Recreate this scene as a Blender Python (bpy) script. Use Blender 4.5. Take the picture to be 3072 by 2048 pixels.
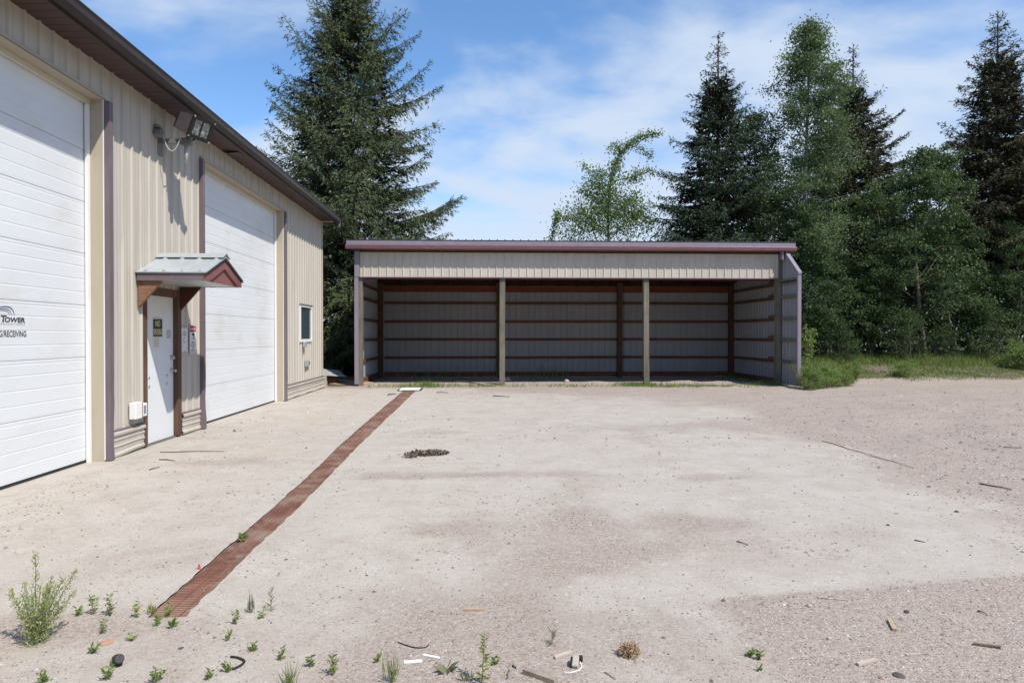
import bpy, math, random
import numpy as np
from mathutils import Vector

for o in list(bpy.data.objects):
    bpy.data.objects.remove(o)
S = bpy.context.scene
COL = S.collection
R = math.radians

# ------------------------------------------------------------------ camera
CAM_H = 1.5
YAW = math.atan(93 / 2048.0)
PITCH = math.atan(19 / 2048.0)
cam = bpy.data.cameras.new('camera')
cam.sensor_width = 36.0
cam.lens = 24.0
cam.clip_start = 0.05
cam.clip_end = 3000
camo = bpy.data.objects.new('camera', cam)
COL.objects.link(camo)
camo.location = (0, 0, CAM_H)
camo.rotation_euler = (math.pi / 2 - PITCH, 0, -YAW)
S.camera = camo

# ------------------------------------------------------------------ sky, sun, exposure
SUN = Vector((1.0, -1.03, 1.97)).normalized()
w = bpy.data.worlds.new('World')
S.world = w
w.use_nodes = True
nt = w.node_tree
nt.nodes.clear()
def N(tree, typ, **kw):
    n = tree.nodes.new(typ)
    for k, v in kw.items():
        setattr(n, k, v)
    return n
out = N(nt, 'ShaderNodeOutputWorld')
bg = N(nt, 'ShaderNodeBackground')
bg.inputs[1].default_value = 0.15
sky = N(nt, 'ShaderNodeTexSky', sky_type='NISHITA', sun_disc=False)
sky.sun_elevation = math.asin(SUN.z)
sky.sun_rotation = math.atan2(SUN.x, SUN.y)
sky.altitude = 700
sky.air_density = 1.0
sky.dust_density = 0.4
sky.ozone_density = 3.0
tc = N(nt, 'ShaderNodeTexCoord')
sep = N(nt, 'ShaderNodeSeparateXYZ')
nt.links.new(tc.outputs['Generated'], sep.inputs[0])
def M(tree, op, a, b=None, c=None, clamp=False):
    n = N(tree, 'ShaderNodeMath', operation=op)
    n.use_clamp = clamp
    for i, v in enumerate((a, b, c)):
        if v is None:
            continue
        if isinstance(v, (int, float)):
            n.inputs[i].default_value = v
        else:
            tree.links.new(v, n.inputs[i])
    return n.outputs[0]
zc = M(nt, 'MAXIMUM', sep.outputs[2], 0.0)
den = M(nt, 'ADD', zc, 0.22)
cx = M(nt, 'DIVIDE', sep.outputs[0], den)
cy = M(nt, 'DIVIDE', sep.outputs[1], den)
comb = N(nt, 'ShaderNodeCombineXYZ')
nt.links.new(cx, comb.inputs[0]); nt.links.new(cy, comb.inputs[1])
def noise(tree, vec, scale, detail=5, rough=0.55, dist=0.0, loc=(0, 0, 0), scl=(1, 1, 1), rotz=0.0):
    mp = N(tree, 'ShaderNodeMapping')
    mp.inputs['Location'].default_value = loc
    mp.inputs['Scale'].default_value = scl
    mp.inputs['Rotation'].default_value = (0, 0, rotz)
    tree.links.new(vec, mp.inputs[0])
    n = N(tree, 'ShaderNodeTexNoise')
    n.inputs['Scale'].default_value = scale
    n.inputs['Detail'].default_value = detail
    n.inputs['Roughness'].default_value = rough
    n.inputs['Distortion'].default_value = dist
    tree.links.new(mp.outputs[0], n.inputs['Vector'])
    return n.outputs['Fac']
c1 = noise(nt, comb.outputs[0], 1.15, 6, 0.52, 0.3, loc=(3.9, 9.1, 0), scl=(1, 1.5, 1), rotz=-0.5)
c2 = noise(nt, comb.outputs[0], 3.4, 7, 0.56, 0.4, loc=(2.2, 6.0, 0), scl=(0.9, 1.15, 1), rotz=-0.2)
cc = M(nt, 'ADD', M(nt, 'MULTIPLY', c1, 0.72), M(nt, 'MULTIPLY', c2, 0.28))
# thin cloud veils are seen edge-on towards the horizon, so cover rises there
low = M(nt, 'POWER', M(nt, 'SUBTRACT', 1.0, zc, clamp=True), 5.0)
cc = M(nt, 'ADD', cc, M(nt, 'MULTIPLY', low, 0.53))
mr = N(nt, 'ShaderNodeMapRange', interpolation_type='SMOOTHSTEP')
mr.inputs[1].default_value = 0.50; mr.inputs[2].default_value = 0.72
mr.inputs[3].default_value = 0.0; mr.inputs[4].default_value = 0.92
nt.links.new(cc, mr.inputs[0])
hs = N(nt, 'ShaderNodeHueSaturation')
hs.inputs['Saturation'].default_value = 1.12
hs.inputs['Value'].default_value = 1.22
nt.links.new(sky.outputs[0], hs.inputs['Color'])
mix = N(nt, 'ShaderNodeMix', data_type='RGBA')
nt.links.new(mr.outputs[0], mix.inputs[0])
nt.links.new(hs.outputs[0], mix.inputs[6])
mix.inputs[7].default_value = (3.85, 4.45, 5.35, 1)
nt.links.new(mix.outputs[2], bg.inputs[0])
nt.links.new(bg.outputs[0], out.inputs[0])

sl = bpy.data.lights.new('sun', 'SUN')
sl.energy = 4.8
sl.angle = R(0.55)
sl.color = (1.0, 0.945, 0.865)
slo = bpy.data.objects.new('sun', sl)
COL.objects.link(slo)
slo.location = SUN * 60
slo.rotation_euler = (-SUN).to_track_quat('-Z', 'Y').to_euler()

S.view_settings.view_transform = 'Standard'
S.view_settings.look = 'None'
S.view_settings.exposure = 0.22
S.view_settings.gamma = 1.0
S.render.engine = 'CYCLES'
S.render.film_transparent = False
S.cycles.max_bounces = 6
S.cycles.diffuse_bounces = 3
S.cycles.glossy_bounces = 2
S.cycles.transmission_bounces = 2
S.cycles.transparent_max_bounces = 4

# ------------------------------------------------------------------ pixel to ground helper (for measuring where things stand)
_f = 2048.0
_c, _s = math.cos(YAW), math.sin(YAW)
_fw = Vector((_s * math.cos(PITCH), _c * math.cos(PITCH), -math.sin(PITCH)))
_rt = Vector((_c, -_s, 0))
_up = _rt.cross(_fw)
def gp(u, v, z=0.0):
    d = _fw * _f + _rt * (u - 1536) + _up * (1024 - v)
    t = (z - CAM_H) / d.z
    return Vector((0, 0, CAM_H)) + d * t
def px(n, y):
    return n * y / _f

# ------------------------------------------------------------------ materials
def new_mat(name):
    m = bpy.data.materials.new(name)
    m.use_nodes = True
    t = m.node_tree
    t.nodes.clear()
    o = N(t, 'ShaderNodeOutputMaterial')
    b = N(t, 'ShaderNodeBsdfPrincipled')
    t.links.new(b.outputs[0], o.inputs[0])
    return m, t, b, o
def ramp(t, fac, stops):
    r = N(t, 'ShaderNodeValToRGB')
    e = r.color_ramp.elements
    while len(e) > 1:
        e.remove(e[-1])
    e[0].position = stops[0][0]; e[0].color = (*stops[0][1], 1)
    for p, c in stops[1:]:
        x = e.new(p); x.color = (*c, 1)
    t.links.new(fac, r.inputs[0])
    return r.outputs[0]
def mixc(t, fac, a, b, blend='MIX'):
    n = N(t, 'ShaderNodeMix', data_type='RGBA', blend_type=blend)
    if isinstance(fac, (int, float)):
        n.inputs[0].default_value = fac
    else:
        t.links.new(fac, n.inputs[0])
    for i, v in ((6, a), (7, b)):
        if isinstance(v, tuple):
            n.inputs[i].default_value = (*v[:3], 1)
        else:
            t.links.new(v, n.inputs[i])
    return n.outputs[2]
def bump(t, b, h, strength, dist):
    n = N(t, 'ShaderNodeBump')
    n.inputs['Strength'].default_value = strength
    n.inputs['Distance'].default_value = dist
    t.links.new(h, n.inputs['Height'])
    t.links.new(n.outputs[0], b.inputs['Normal'])
def pos(t):
    return N(t, 'ShaderNodeNewGeometry').outputs['Position']
def smooth(t, fac, a, b, lo=0.0, hi=1.0):
    n = N(t, 'ShaderNodeMapRange', interpolation_type='SMOOTHSTEP')
    for i, v in enumerate((a, b, lo, hi)):
        n.inputs[i + 1].default_value = v
    t.links.new(fac, n.inputs[0])
    return n.outputs[0]

def mk(name, base, rough=0.6, metal=0.0, dirt=None, damt=0.35, scale=2.0, scl=(1, 1, 1), fine=0.0, bumpd=0.0, bscale=30.0, spec=0.4, var=0.12, coord='P'):
    m, t, b, o = new_mat(name)
    p = pos(t) if coord == 'P' else N(t, 'ShaderNodeTexCoord').outputs['Object']
    n1 = noise(t, p, scale, 6, 0.6, 0.3, scl=scl)
    lo = tuple(c * (1 - var) for c in base)
    hi = tuple(min(1, c * (1 + var)) for c in base)
    col = ramp(t, n1, [(0.3, lo), (0.7, hi)])
    if dirt:
        n2 = noise(t, p, scale * 1.7, 7, 0.65, 0.2, loc=(7, 3, 1), scl=scl)
        col = mixc(t, smooth(t, n2, 0.48, 0.75, 0, damt), col, dirt)
    b.inputs['Roughness'].default_value = rough
    b.inputs['Metallic'].default_value = metal
    b.inputs['Specular IOR Level'].default_value = spec
    t.links.new(col, b.inputs['Base Color'])
    if bumpd:
        n3 = noise(t, p, bscale, 4, 0.6)
        bump(t, b, n3, 0.6, bumpd)
    return m

MAT = {}
MAT['beige'] = mk('beige_metal', (0.49, 0.45, 0.385), 0.5, 0, (0.36, 0.315, 0.25), 0.6, 1.0, (1.0, 5.0, 0.35), spec=0.35, var=0.07, bumpd=0.0015, bscale=4)
MAT['beige_trim'] = mk('beige_trim', (0.415, 0.36, 0.275), 0.55, 0, (0.36, 0.29, 0.2), 0.35, 1.5, (2, 2, 0.4), var=0.06)
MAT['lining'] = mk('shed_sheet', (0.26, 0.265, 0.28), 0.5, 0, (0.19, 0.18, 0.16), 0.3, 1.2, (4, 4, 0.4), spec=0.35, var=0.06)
MAT['purple'] = mk('purple_trim', (0.150, 0.118, 0.130), 0.45, 0, (0.24, 0.19, 0.18), 0.5, 2.5, (2, 2, 0.5), var=0.12, bumpd=0.001, bscale=6)
MAT['lilac'] = mk('faded_purple_trim', (0.235, 0.205, 0.245), 0.45, 0, (0.32, 0.28, 0.30), 0.4, 2.0, (2, 2, 0.5), var=0.08, bumpd=0.001, bscale=6)
MAT['burgundy'] = mk('burgundy_gutter', (0.175, 0.082, 0.095), 0.38, 0, (0.28, 0.17, 0.17), 0.45, 2.0, (0.6, 2, 2), var=0.10, bumpd=0.001, bscale=5)
MAT['brown'] = mk('brown_eave', (0.042, 0.029, 0.025), 0.45, 0, (0.085, 0.066, 0.053), 0.45, 3.0, (1, 0.5, 1), var=0.15)
MAT['soffit'] = mk('brown_soffit', (0.062, 0.034, 0.032), 0.5, 0, (0.038, 0.022, 0.02), 0.4, 3.0, var=0.15)
MAT['roofmetal'] = mk('dark_roof', (0.060, 0.052, 0.060), 0.45, 0, (0.15, 0.13, 0.12), 0.3, 2.0, var=0.12)
MAT['white_door'] = mk('white_door', (0.70, 0.72, 0.725), 0.45, 0, (0.56, 0.52, 0.42), 0.45, 0.9, (1, 0.6, 1.1), var=0.03, spec=0.35)
MAT['white'] = mk('white_paint', (0.78, 0.78, 0.77), 0.45, 0, (0.55, 0.50, 0.42), 0.25, 3.0, var=0.03)
MAT['galv'] = mk('galvanised', (0.42, 0.45, 0.455), 0.42, 0.25, (0.40, 0.36, 0.30), 0.35, 4.0, var=0.1)
MAT['greymetal'] = mk('grey_metal', (0.19, 0.19, 0.18), 0.55, 0.3, (0.1, 0.09, 0.08), 0.4, 12.0, var=0.15)
MAT['lampbrown'] = mk('bronze_lamp', (0.10, 0.082, 0.088), 0.5, 0, (0.15, 0.13, 0.12), 0.3, 8.0, var=0.08)
MAT['black'] = mk('black_rubber', (0.018, 0.018, 0.019), 0.5, 0, (0.06, 0.055, 0.05), 0.3, 20.0, var=0.1)
MAT['steel'] = mk('worn_steel', (0.5, 0.48, 0.45), 0.35, 0.8, None, var=0.1)
MAT['cable'] = mk('grey_cable', (0.45, 0.44, 0.42), 0.6)
MAT['rust'] = None
MAT['silt'] = mk('drain_silt', (0.36, 0.27, 0.185), 0.95, 0, (0.16, 0.10, 0.07), 0.6, 6.0, bumpd=0.01, bscale=60, var=0.2)

# wood with grain along one axis
def wood(name, a, b_, axis, rough=0.85, sc=14, stretch=0.05, dirt=None):
    m, t, b, o = new_mat(name)
    s = [1, 1, 1]; s[axis] = stretch
    p = pos(t)
    n1 = noise(t, p, sc, 6, 0.65, 0.6, scl=tuple(s))
    col = ramp(t, n1, [(0.28, a), (0.72, b_)])
    n2 = noise(t, p, 2.2, 4, 0.6)
    col = mixc(t, smooth(t, n2, 0.45, 0.75, 0, 0.5), col, dirt or tuple(x * 0.55 for x in a))
    t.links.new(col, b.inputs['Base Color'])
    b.inputs['Roughness'].default_value = rough
    b.inputs['Specular IOR Level'].default_value = 0.25
    bump(t, b, n1, 0.7, 0.004)
    return m
MAT['post'] = wood('weathered_post', (0.095, 0.085, 0.066), (0.23, 0.21, 0.17), 2, dirt=(0.075, 0.07, 0.045))
MAT['backpost'] = wood('brown_post', (0.060, 0.033, 0.021), (0.12, 0.066, 0.04), 2)
MAT['darkwood'] = wood('dark_rafter', (0.022, 0.015, 0.012), (0.05, 0.032, 0.024), 1)
MAT['girt'] = wood('red_girt', (0.10, 0.040, 0.026), (0.18, 0.076, 0.046), 0)
MAT['girt_y'] = wood('red_girt_side', (0.085, 0.045, 0.032), (0.16, 0.088, 0.06), 1)
MAT['beam'] = wood('red_beam', (0.13, 0.034, 0.022), (0.20, 0.060, 0.036), 0)
MAT['bracket'] = wood('bare_wood_bracket', (0.11, 0.05, 0.03), (0.36, 0.21, 0.13), 0, sc=75, stretch=0.07)
MAT['darkbracket'] = wood('dark_red_bracket', (0.060, 0.022, 0.016), (0.10, 0.035, 0.024), 2)  # darker red-brown wood for the right-hand canopy bracket
MAT['frame'] = wood('brown_door_frame', (0.085, 0.048, 0.034), (0.16, 0.095, 0.062), 2)
MAT['gable'] = wood('burgundy_gable', (0.20, 0.082, 0.080), (0.27, 0.115, 0.11), 1, 0.6)
MAT['scrap'] = wood('grey_scrap_wood', (0.22, 0.175, 0.135), (0.38, 0.32, 0.26), 0, sc=30, stretch=0.4)
MAT['palescrap'] = wood('pale_scrap_wood', (0.38, 0.31, 0.255), (0.54, 0.46, 0.39), 0, sc=30, stretch=0.4)
MAT['twig'] = wood('dry_twig', (0.10, 0.075, 0.055), (0.22, 0.17, 0.13), 0, sc=40, stretch=0.5)
MAT['plywood'] = wood('old_plywood', (0.30, 0.19, 0.12), (0.46, 0.33, 0.23), 0, sc=9, stretch=0.2)
MAT['bark'] = wood('spruce_bark', (0.055, 0.044, 0.036), (0.13, 0.105, 0.085), 2, sc=10, stretch=0.3)
MAT['aspenbark'] = wood('aspen_bark', (0.20, 0.20, 0.17), (0.42, 0.42, 0.36), 2, sc=9, stretch=0.9)
MAT['greybark'] = wood('grey_bark', (0.085, 0.075, 0.06), (0.19, 0.17, 0.14), 2, sc=12, stretch=0.4)

# rusty grate
m, t, b, o = new_mat('rusty_grate')
p = pos(t)
col = ramp(t, noise(t, p, 7, 7, 0.7, 0.4), [(0.25, (0.105, 0.045, 0.032)), (0.55, (0.205, 0.088, 0.060)), (0.8, (0.29, 0.155, 0.105))])
col = mixc(t, smooth(t, noise(t, p, 2.6, 7, 0.7, 0.5, loc=(5, 2, 0)), 0.42, 0.68, 0, 0.75), col, (0.34, 0.26, 0.20))
t.links.new(col, b.inputs['Base Color'])
b.inputs['Roughness'].default_value = 0.9
bump(t, b, noise(t, p, 90, 4, 0.6), 0.5, 0.002)
MAT['rust'] = m

# glass for the window and the lamp
m, t, b, o = new_mat('window_glass')
b.inputs['Base Color'].default_value = (0.040, 0.062, 0.060, 1)
b.inputs['Roughness'].default_value = 0.06
b.inputs['Specular IOR Level'].default_value = 0.7
bump(t, b, noise(t, pos(t), 3, 2), 0.05, 0.01)
MAT['glass'] = m
m, t, b, o = new_mat('lamp_reflector')
p = pos(t)
col = ramp(t, noise(t, p, 22, 3, 0.6, 1.0), [(0.35, (0.05, 0.06, 0.058)), (0.55, (0.28, 0.31, 0.30)), (0.72, (0.60, 0.63, 0.60))])
t.links.new(col, b.inputs['Base Color'])
b.inputs['Roughness'].default_value = 0.15
MAT['lampglass'] = m

# leaves: colour varies from leaf to leaf, light passes through
def leafmat(name, stops, trans=0.25, rough=0.65, tcol=None, spec=0.15):
    m, t, b, o = new_mat(name)
    g = N(t, 'ShaderNodeNewGeometry')
    oi = N(t, 'ShaderNodeObjectInfo')
    col = ramp(t, g.outputs['Random Per Island'], stops)
    n1 = noise(t, g.outputs['Position'], 0.8, 3, 0.5)
    col = mixc(t, smooth(t, n1, 0.35, 0.7, 0, 0.35), col, tuple(c * 1.25 for c in stops[-1][1]))
    n2 = noise(t, g.outputs['Position'], 2.4, 3, 0.5, loc=(3, 3, 3))
    col = mixc(t, smooth(t, n2, 0.5, 0.72, 0, 0.45), col, (stops[-1][1][0] * 1.35, stops[-1][1][1] * 1.2, stops[-1][1][2] * 0.9))
    t.links.new(col, b.inputs['Base Color'])
    b.inputs['Roughness'].default_value = rough
    b.inputs['Specular IOR Level'].default_value = spec
    if trans:
        tr = N(t, 'ShaderNodeBsdfTranslucent')
        tr.inputs[0].default_value = (*(tcol or tuple(min(1, c * 1.6) for c in stops[-1][1])), 1)
        mx = N(t, 'ShaderNodeMixShader')
        mx.inputs[0].default_value = trans
        t.links.new(b.outputs[0], mx.inputs[1]); t.links.new(tr.outputs[0], mx.inputs[2])
        t.links.new(mx.outputs[0], o.inputs[0])
    return m
MAT['needle_g'] = leafmat('spruce_needles_green', [(0.0, (0.046, 0.060, 0.036)), (0.5, (0.078, 0.102, 0.052)), (1.0, (0.120, 0.150, 0.072))], 0.0, 0.7, spec=0.1)
MAT['needle_d'] = leafmat('spruce_needles_dark', [(0.0, (0.020, 0.034, 0.021)), (0.6, (0.037, 0.058, 0.033)), (1.0, (0.064, 0.092, 0.048))], 0.0, 0.7, spec=0.1)
MAT['needle_b'] = leafmat('spruce_needles_brownish', [(0.0, (0.034, 0.038, 0.023)), (0.6, (0.056, 0.064, 0.036)), (1.0, (0.092, 0.082, 0.046))], 0.0, 0.7, spec=0.1)
MAT['shadetwig'] = leafmat('dead_shade_twigs', [(0.0, (0.016, 0.015, 0.011)), (1.0, (0.034, 0.034, 0.022))], 0.0, 0.8, spec=0.05)  # dark twig colour stands in for shade inside the spruce crowns
MAT['aspen'] = leafmat('aspen_leaves', [(0.0, (0.055, 0.085, 0.038)), (0.5, (0.085, 0.128, 0.052)), (1.0, (0.130, 0.180, 0.078))], 0.25, 0.6)
MAT['youngaspen'] = leafmat('young_aspen_leaves', [(0.0, (0.050, 0.080, 0.030)), (0.5, (0.085, 0.135, 0.040)), (1.0, (0.15, 0.21, 0.060))], 0.35, 0.45)
MAT['shrub'] = leafmat('shrub_leaves', [(0.0, (0.032, 0.056, 0.026)), (0.5, (0.050, 0.086, 0.034)), (1.0, (0.095, 0.142, 0.054))], 0.16, 0.65)
MAT['grass'] = leafmat('grass_blades', [(0.0, (0.065, 0.120, 0.026)), (0.5, (0.105, 0.180, 0.038)), (0.92, (0.15, 0.23, 0.052)), (1.0, (0.22, 0.24, 0.09))], 0.3)
MAT['drygrass'] = leafmat('dry_grass', [(0.0, (0.24, 0.17, 0.09)), (1.0, (0.40, 0.31, 0.19))], 0.2)
MAT['weed'] = leafmat('weed_leaves', [(0.0, (0.070, 0.12, 0.035)), (0.5, (0.12, 0.19, 0.050)), (1.0, (0.19, 0.26, 0.080))], 0.3)
MAT['paleweed'] = leafmat('pale_weed_leaves', [(0.0, (0.16, 0.20, 0.085)), (0.5, (0.25, 0.30, 0.13)), (1.0, (0.36, 0.40, 0.20))], 0.3)
MAT['greyweed'] = leafmat('grey_weed_leaves', [(0.0, (0.10, 0.12, 0.075)), (1.0, (0.20, 0.22, 0.14))], 0.25)
MAT['stem'] = mk('weed_stem', (0.22, 0.20, 0.09), 0.7, scale=20, var=0.2)
MAT['deadweed'] = leafmat('dead_weed', [(0.0, (0.24, 0.17, 0.115)), (1.0, (0.38, 0.29, 0.21))], 0.1)

# yard: worn concrete under drifts of pinkish pit-run gravel
m, t, b, o = new_mat('concrete_and_gravel')
p = pos(t)
at = N(t, 'ShaderNodeAttribute', attribute_name='gravel').outputs['Fac']
at2 = N(t, 'ShaderNodeAttribute', attribute_name='tan').outputs['Fac']
nA = noise(t, p, 1.3, 8, 0.62, 0.6)
nB = noise(t, p, 9.0, 6, 0.65, 0.3)
msk = M(t, 'ADD', at, M(t, 'MULTIPLY', M(t, 'SUBTRACT', nA, 0.5), 1.35))
msk = M(t, 'ADD', msk, M(t, 'MULTIPLY', M(t, 'SUBTRACT', nB, 0.5), 0.55))
msk = M(t, 'ADD', msk, M(t, 'MULTIPLY', M(t, 'SUBTRACT', noise(t, p, 42, 4, 0.7), 0.5), 0.5))
msk = smooth(t, msk, 0.10, 0.80)
conc = ramp(t, noise(t, p, 2.3, 8, 0.6, 0.4, loc=(3, 1, 0)), [(0.25, (0.352, 0.308, 0.258)), (0.5, (0.408, 0.368, 0.316)), (0.78, (0.448, 0.413, 0.366))])
conc = mixc(t, smooth(t, noise(t, p, 4.6, 6, 0.6, 0.5, loc=(1, 7, 0)), 0.48, 0.74, 0, 0.55), conc, (0.335, 0.285, 0.238))
conc = mixc(t, smooth(t, noise(t, p, 13, 5, 0.65, 0.3, loc=(6, 2, 0)), 0.50, 0.75, 0, 0.45), conc, (0.33, 0.282, 0.24))
sx_ = N(t, 'ShaderNodeSeparateXYZ'); t.links.new(p, sx_.inputs[0])
jl = M(t, 'ABSOLUTE', M(t, 'ADD', sx_.outputs[0], M(t, 'ADD', 4.21, M(t, 'MULTIPLY', M(t, 'SUBTRACT', nB, 0.5), 0.012))))
conc = mixc(t, smooth(t, jl, 0.004, 0.012, 0.55, 0.0), conc, (0.24, 0.20, 0.16))
tann = noise(t, p, 1.9, 7, 0.65, 0.5, loc=(9, 4, 0))
tm = smooth(t, M(t, 'ADD', at2, M(t, 'MULTIPLY', M(t, 'SUBTRACT', tann, 0.5), 1.0)), 0.3, 0.9, 0, 0.75)
conc = mixc(t, tm, conc, (0.40, 0.345, 0.265))
vor = N(t, 'ShaderNodeTexVoronoi'); vor.inputs['Scale'].default_value = 110
t.links.new(p, vor.inputs['Vector'])
vor2 = N(t, 'ShaderNodeTexVoronoi'); vor2.inputs['Scale'].default_value = 38
t.links.new(p, vor2.inputs['Vector'])
sepc = N(t, 'ShaderNodeSeparateColor'); t.links.new(vor.outputs['Color'], sepc.inputs[0])
sepd = N(t, 'ShaderNodeSeparateColor'); t.links.new(vor2.outputs['Color'], sepd.inputs[0])
grav = ramp(t, sepc.outputs[0], [(0.0, (0.19, 0.148, 0.122)), (0.35, (0.325, 0.268, 0.222)), (0.75, (0.372, 0.317, 0.270)), (0.95, (0.42, 0.372, 0.335)), (1.0, (0.52, 0.48, 0.44))])
grav = mixc(t, 0.22, grav, ramp(t, sepd.outputs[1], [(0.0, (0.26, 0.21, 0.18)), (0.5, (0.345, 0.290, 0.244)), (1.0, (0.42, 0.368, 0.32))]))
grav = mixc(t, smooth(t, noise(t, p, 0.7, 6, 0.6, 0.3, loc=(2, 9, 0)), 0.4, 0.75, 0, 0.40), grav, (0.30, 0.245, 0.208))
# fine grit lying on the bare concrete
gn = noise(t, p, 26, 6, 0.75, 0.2)
conc = mixc(t, smooth(t, gn, 0.50, 0.72, 0, 0.42), conc, (0.285, 0.255, 0.225))
conc = mixc(t, smooth(t, noise(t, p, 60, 4, 0.7, 0, loc=(4, 4, 0)), 0.56, 0.74, 0, 0.5), conc, (0.54, 0.52, 0.49))
spk = smooth(t, sepc.outputs[1], 0.72, 0.95, 0, 0.6)
conc = mixc(t, spk, conc, mixc(t, sepc.outputs[2], (0.24, 0.215, 0.19), (0.58, 0.55, 0.52)))
# tyre-worn hairline cracks
ck = N(t, 'ShaderNodeTexVoronoi', feature='DISTANCE_TO_EDGE'); ck.inputs['Scale'].default_value = 0.33
mpk = N(t, 'ShaderNodeVectorMath', operation='ADD')
nz = N(t, 'ShaderNodeTexNoise'); nz.inputs['Scale'].default_value = 1.6; nz.inputs['Detail'].default_value = 5
t.links.new(p, nz.inputs['Vector'])
sc_ = N(t, 'ShaderNodeVectorMath', operation='SCALE'); sc_.inputs['Scale'].default_value = 0.9
t.links.new(nz.outputs['Color'], sc_.inputs[0])
t.links.new(p, mpk.inputs[0]); t.links.new(sc_.outputs[0], mpk.inputs[1])
t.links.new(mpk.outputs[0], ck.inputs['Vector'])
crk = smooth(t, ck.outputs['Distance'], 0.0, 0.004, 0.15, 0.0)
conc = mixc(t, crk, conc, (0.30, 0.26, 0.22))
col = mixc(t, msk, conc, grav)
# rough verge of soil under the trees
soil = N(t, 'ShaderNodeAttribute', attribute_name='soil').outputs['Fac']
sm_ = smooth(t, M(t, 'ADD', soil, M(t, 'MULTIPLY', M(t, 'SUBTRACT', nA, 0.5), 0.7)), 0.35, 0.65)
soilc = ramp(t, nB, [(0.3, (0.10, 0.085, 0.06)), (0.6, (0.17, 0.145, 0.105)), (0.8, (0.25, 0.22, 0.17))])
col = mixc(t, sm_, col, soilc)
t.links.new(col, b.inputs['Base Color'])
b.inputs['Roughness'].default_value = 0.95
b.inputs['Specular IOR Level'].default_value = 0.2
hA = M(t, 'MULTIPLY', vor.outputs['Distance'], -0.5)
hB = M(t, 'MULTIPLY', vor2.outputs['Distance'], -0.35)
hh = M(t, 'ADD', hA, hB)
hh = M(t, 'MULTIPLY', hh, M(t, 'ADD', M(t, 'MULTIPLY', msk, 0.85), 0.22))
hh = M(t, 'ADD', hh, M(t, 'MULTIPLY', noise(t, p, 240, 3, 0.6), 0.25))
bump(t, b, hh, 0.7, 0.010)
MAT['yard'] = m
MAT['far'] = mk('far_ground', (0.10, 0.11, 0.05), 0.95, 0, (0.20, 0.17, 0.12), 0.6, 0.3, var=0.25)

def stonemat(name, stops):
    m, t, b, o = new_mat(name)
    g = N(t, 'ShaderNodeNewGeometry')
    col = ramp(t, g.outputs['Random Per Island'], stops)
    col = mixc(t, smooth(t, noise(t, g.outputs['Position'], 120, 3), 0.4, 0.7, 0, 0.4), col, stops[0][1])
    t.links.new(col, b.inputs['Base Color'])
    b.inputs['Roughness'].default_value = 0.9
    return m
MAT['pebble'] = stonemat('pebbles', [(0.0, (0.085, 0.068, 0.055)), (0.22, (0.20, 0.16, 0.138)), (0.6, (0.35, 0.295, 0.26)), (0.93, (0.42, 0.37, 0.33)), (1.0, (0.56, 0.52, 0.48))])
MAT['darkstone'] = stonemat('dark_stone', [(0.0, (0.055, 0.052, 0.055)), (1.0, (0.10, 0.09, 0.09))])
MAT['palestone'] = stonemat('pale_stone', [(0.0, (0.33, 0.29, 0.26)), (1.0, (0.44, 0.40, 0.36))])
MAT['redstone'] = stonemat('orange_stone', [(0.0, (0.36, 0.19, 0.135)), (1.0, (0.44, 0.25, 0.18))])
MAT['tanchip'] = stonemat('tan_chip', [(0.0, (0.36, 0.26, 0.16)), (1.0, (0.44, 0.34, 0.23))])
MAT['mulch'] = stonemat('mulch', [(0.0, (0.030, 0.021, 0.016)), (0.4, (0.11, 0.078, 0.06)), (0.75, (0.22, 0.17, 0.13)), (1.0, (0.36, 0.31, 0.26))])

def flat(name, c, rough=0.5):
    m, t, b, o = new_mat(name)
    p = pos(t)
    col = ramp(t, noise(t, p, 14, 5, 0.6), [(0.3, tuple(x * 0.88 for x in c)), (0.7, c)])
    t.links.new(col, b.inputs['Base Color'])
    b.inputs['Roughness'].default_value = rough
    return m
MAT['ink_dark'] = flat('ink_charcoal', (0.060, 0.065, 0.075))
MAT['ink_grey'] = flat('ink_grey', (0.24, 0.25, 0.27))
MAT['ink_blue'] = flat('ink_slate_blue', (0.15, 0.18, 0.30))
MAT['sign_green'] = flat('sign_dark_green', (0.022, 0.030, 0.020))
MAT['sign_yellow'] = flat('sign_faded_yellow', (0.62, 0.56, 0.32))
MAT['sign_cream'] = flat('sign_cream', (0.60, 0.57, 0.47))
MAT['sign_white'] = flat('sign_white', (0.70, 0.70, 0.68))
MAT['sign_red'] = flat('sign_red', (0.42, 0.030, 0.045))
MAT['sign_navy'] = flat('sign_navy', (0.035, 0.038, 0.085))
MAT['rustpatch'] = flat('rust_stain', (0.22, 0.075, 0.03))
MAT['redplastic'] = flat('red_plastic', (0.52, 0.12, 0.11))
MAT['dark_inside'] = flat('dark_interior', (0.015, 0.015, 0.015), 0.9)

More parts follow.
